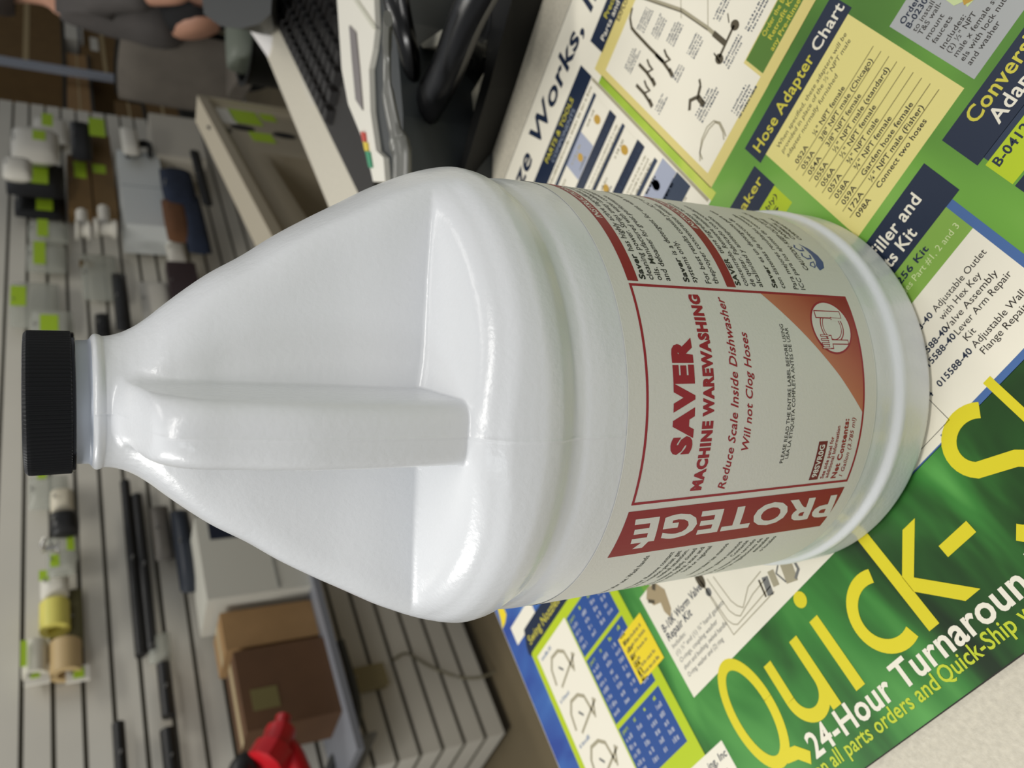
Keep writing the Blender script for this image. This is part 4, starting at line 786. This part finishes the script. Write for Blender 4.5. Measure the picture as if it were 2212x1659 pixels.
body = [(J(430, 20, 2.97), .085), (J(330, 0, 2.97), .08), (J(215, -25, 2.97), .10), (J(120, -48, 2.97), .055), (J(70, -62, 2.97), .058), (J(10, -76, 2.97), .088), (J(-40, -74, 2.97), .07),
 (J(165, -45, 2.80), .05), (J(262, -48, 2.74), .042), (J(392, -46, 2.72), .040), (J(424, -110, 2.70), .036), (J(448, -180, 2.70), .026), (J(458, -210, 2.70), .034),
 (J(165, -35, 3.14), .05), (J(262, -40, 3.2), .042), (J(385, -50, 3.2), .036), (J(446, -170, 3.15), .026), (J(458, -205, 3.15), .034),
 (J(440, 0, 2.88), .08), (J(458, -220, 2.82), .058), (J(700, -215, 2.82), .036), (J(712, -255, 2.82), .038), (J(714, -300, 2.82), .03),
 (J(440, 0, 3.06), .08), (J(458, -220, 3.12), .058), (J(700, -215, 3.12), .036), (J(712, -255, 3.12), .038), (J(714, -300, 3.12), .03)]
be = [(0, 1), (1, 2), (2, 3), (3, 4), (4, 5), (5, 6), (2, 7), (7, 8), (8, 9), (9, 10), (10, 11), (11, 12), (2, 13), (13, 14), (14, 15), (15, 16), (16, 17), (0, 18), (18, 19), (19, 20), (20, 21), (21, 22), (0, 23), (23, 24), (24, 25), (25, 26), (26, 27)]
skin('body', body, be, m_skin, pr)
fw = (J(430, -100, 2.97)-J(430, 0, 2.97)).normalized(); up = Vector((0, 0, 1))
for hand, dp, sgn in ((12, 2.70, 1), (17, 3.15, -1)):      # five fingers per hand, lying on the thigh
    h0 = body[hand][0]; sd = up.cross(fw)*sgn
    for kf, (oy, ln) in enumerate(((-.027, .062), (-.009, .074), (.009, .07), (.026, .054))):
        p = h0+sd*oy+fw*.03; skin('finger', [(p, .0095), (p+fw*ln*.5+up*.006, .0088), (p+fw*ln*.85-up*.008, .0078), (p+fw*ln-up*.022, .007)], [(0, 1), (1, 2), (2, 3)], m_skin, pr, 1)
    p = h0-sd*.03-fw*.005; skin('thumb', [(p, .0105), (p-sd*.022+fw*.022, .0095), (p-sd*.026+fw*.048-up*.006, .0085)], [(0, 1), (1, 2)], m_skin, pr, 1)
shirt = [(J(408, 10, 2.97), (.135, .155)), (J(310, 0, 2.97), (.118, .145)), (J(220, -22, 2.97), (.135, .155)), (J(150, -42, 2.97), .085), (J(168, -44, 2.82), .075), (J(250, -48, 2.75), .066), (J(330, -48, 2.725), .062), (J(168, -34, 3.12), .075), (J(250, -40, 3.19), .066), (J(338, -48, 3.2), .062)]
skin('shirt', shirt, [(0, 1), (1, 2), (2, 3), (2, 4), (4, 5), (5, 6), (2, 7), (7, 8), (8, 9)], m_shirt, pr)
pants = [(J(425, 40, 2.97), (.17, .175)), (J(356, 8, 2.97), (.118, .14)), (J(450, -20, 2.87), .105), (J(460, -215, 2.82), .075), (J(575, -222, 2.82), .062), (J(685, -216, 2.82), .055), (J(450, -20, 3.07), .105), (J(460, -215, 3.12), .075), (J(575, -222, 3.12), .062), (J(685, -216, 3.12), .055)]
skin('trousers', pants, [(0, 1), (0, 2), (2, 3), (3, 4), (4, 5), (0, 6), (6, 7), (7, 8), (8, 9)], m_pants, pr)
hc = body[5][0]
bm = B(); bmesh.ops.create_uvsphere(bm, u_segments=24, v_segments=16, radius=.112)
for v in list(bm.verts):
    d = v.co.normalized()
    if d.dot(fw) > .45 and d.z < .55 or d.z < -.55: bm.verts.remove(v)
for v in bm.verts: v.co = v.co+hc+up*.012-fw*.014
done(bm, 'hair', mat('dark_hair', rgb(40, 30, 24), .7, var=.2, vscale=60), pr, True)
sd = up.cross(fw)
for s_ in (-1, 1):
    bm = B(); bmesh.ops.create_uvsphere(bm, u_segments=12, v_segments=8, radius=.012)
    for v in bm.verts: v.co += hc+fw*.083+sd*.032*s_+up*.004
    done(bm, 'eye', mat('eye_white', rgb(230, 228, 222), .3), pr, True)
    bm = B(); bmesh.ops.create_uvsphere(bm, u_segments=12, v_segments=8, radius=.028)
    for v in bm.verts: v.co = Vector((v.co.x*.6, v.co.y*.6, v.co.z))+hc-fw*.005+sd*.098*s_-up*.01
    done(bm, 'ear', m_skin, pr, True)
skin('nose', [(hc+fw*.088+up*.004, .008), (hc+fw*.108-up*.024, .014)], [(0, 1)], m_skin, pr, 1)
bm = B(); tube(bm, [hc+fw*.078-up*.058-sd*.024, hc+fw*.090-up*.056, hc+fw*.078-up*.058+sd*.024], .006, 8, .6); done(bm, 'mouth', mat('lips', rgb(160, 92, 84), .5), pr, True)
for dp in (2.82, 3.12): skin('shoe', [(J(706, -205, dp), .05), (J(716, -250, dp), .046), (J(720, -305, dp), .04)], [(0, 1), (1, 2)], m_blk, pr)
# stool
seat = at_depth(505, 30, 2.97); zs2 = seat.z-FLOOR; hd = math.atan2(fw.y, fw.x)
ch = thing('office_stool', 'grey counter-height office chair with a black back frame under the seated person', 'chair', (seat.x, seat.y, FLOOR), hd)
m_chair = mat('chair_grey', rgb(96, 90, 82), .85, var=.1, vscale=12)
bm = B(); prism(bm, [(-.24, -.22), (.22, -.22), (.25, 0), (.22, .22), (-.24, .22)], zs2-.07, zs2-.012); done(bm, 'seat', m_chair, ch, True, .02, 3)
bb = at_depth(400, 158, 3.16)-Vector((seat.x, seat.y, FLOOR)); ih = Matrix.Rotation(-hd, 3, 'Z') @ bb
def back(name, dx, w, h, d, m):
    bm = B(); pillow(bm, w, h, d, 12, .4); R_ = Matrix.Rotation(PI/2+math.radians(32), 3, 'Z')
    for v in bm.verts: v.co = R_ @ Vector((v.co.x, v.co.y+dx, v.co.z-h/2)) + ih
    return done(bm, name, m, ch, True)
back('backrest', 0, .36, .48, .075, m_chair); back('back_frame', -.03, .37, .50, .03, m_blk)
bm = B(); tube(bm, [(ih.x-.03, ih.y, ih.z-.18), (ih.x-.02, ih.y*.6, zs2-.16), (-.10, 0, zs2-.09), (0, 0, zs2-.09)], .02, 8, .6); done(bm, 'back_bar', m_blk, ch, True)
bm = B(); lathe(bm, [(.03, .08), (.03, zs2-.07)], 16); done(bm, 'gas_post', m_blk, ch, True)
for i in range(5):
    a = 2*PI*i/5+.3; bm = B(); tube(bm, [(0, 0, .09), (.17*math.cos(a), .17*math.sin(a), .075), (.30*math.cos(a), .30*math.sin(a), .05)], .022, 8); o = done(bm, 'leg', m_blk, ch, True)
    bm = B(); bmesh.ops.create_uvsphere(bm, u_segments=12, v_segments=8, radius=.025)
    for v in bm.verts: v.co += Vector((.30*math.cos(a), .30*math.sin(a), .025))
    done(bm, 'castor', m_blk, o, True)
for s_ in (-1, 1):
    bm = B(); tube(bm, [(-.02, .25*s_, zs2-.05), (-.02, .30*s_, zs2+.02), (-.04, .30*s_, zs2+.17), (.10, .30*s_, zs2+.18)], .016, 8); done(bm, 'armrest', mat('armrest_tan', rgb(112, 108, 92), .6), ch, True)
# waste bin beyond the counter
wb = at_depth(560, 95, 2.3); wbz = at_depth(505, 95, 2.3).z
bn = thing('waste_bin', 'black waste bin with a grey-green liner on the floor beyond the counter edge', 'bin', (wb.x, wb.y, FLOOR))
bm = B(); lathe(bm, [(.10, 0), (.115, wbz-FLOOR-.03), (.125, wbz-FLOOR-.02), (.11, wbz-FLOOR-.02), (.09, .02)], 24, close=False); bm.faces.new([bm.verts.new((.10*math.cos(2*PI*i/24), .10*math.sin(2*PI*i/24), .001)) for i in range(24)]); done(bm, 'shell', m_blk, bn, True)
bm = B(); pillow(bm, .18, .16, .17, 10, .4)
for v in bm.verts: v.co.z += wbz-FLOOR-.13
done(bm, 'liner', mat('liner_green', rgb(92, 98, 86), .5), bn, True)
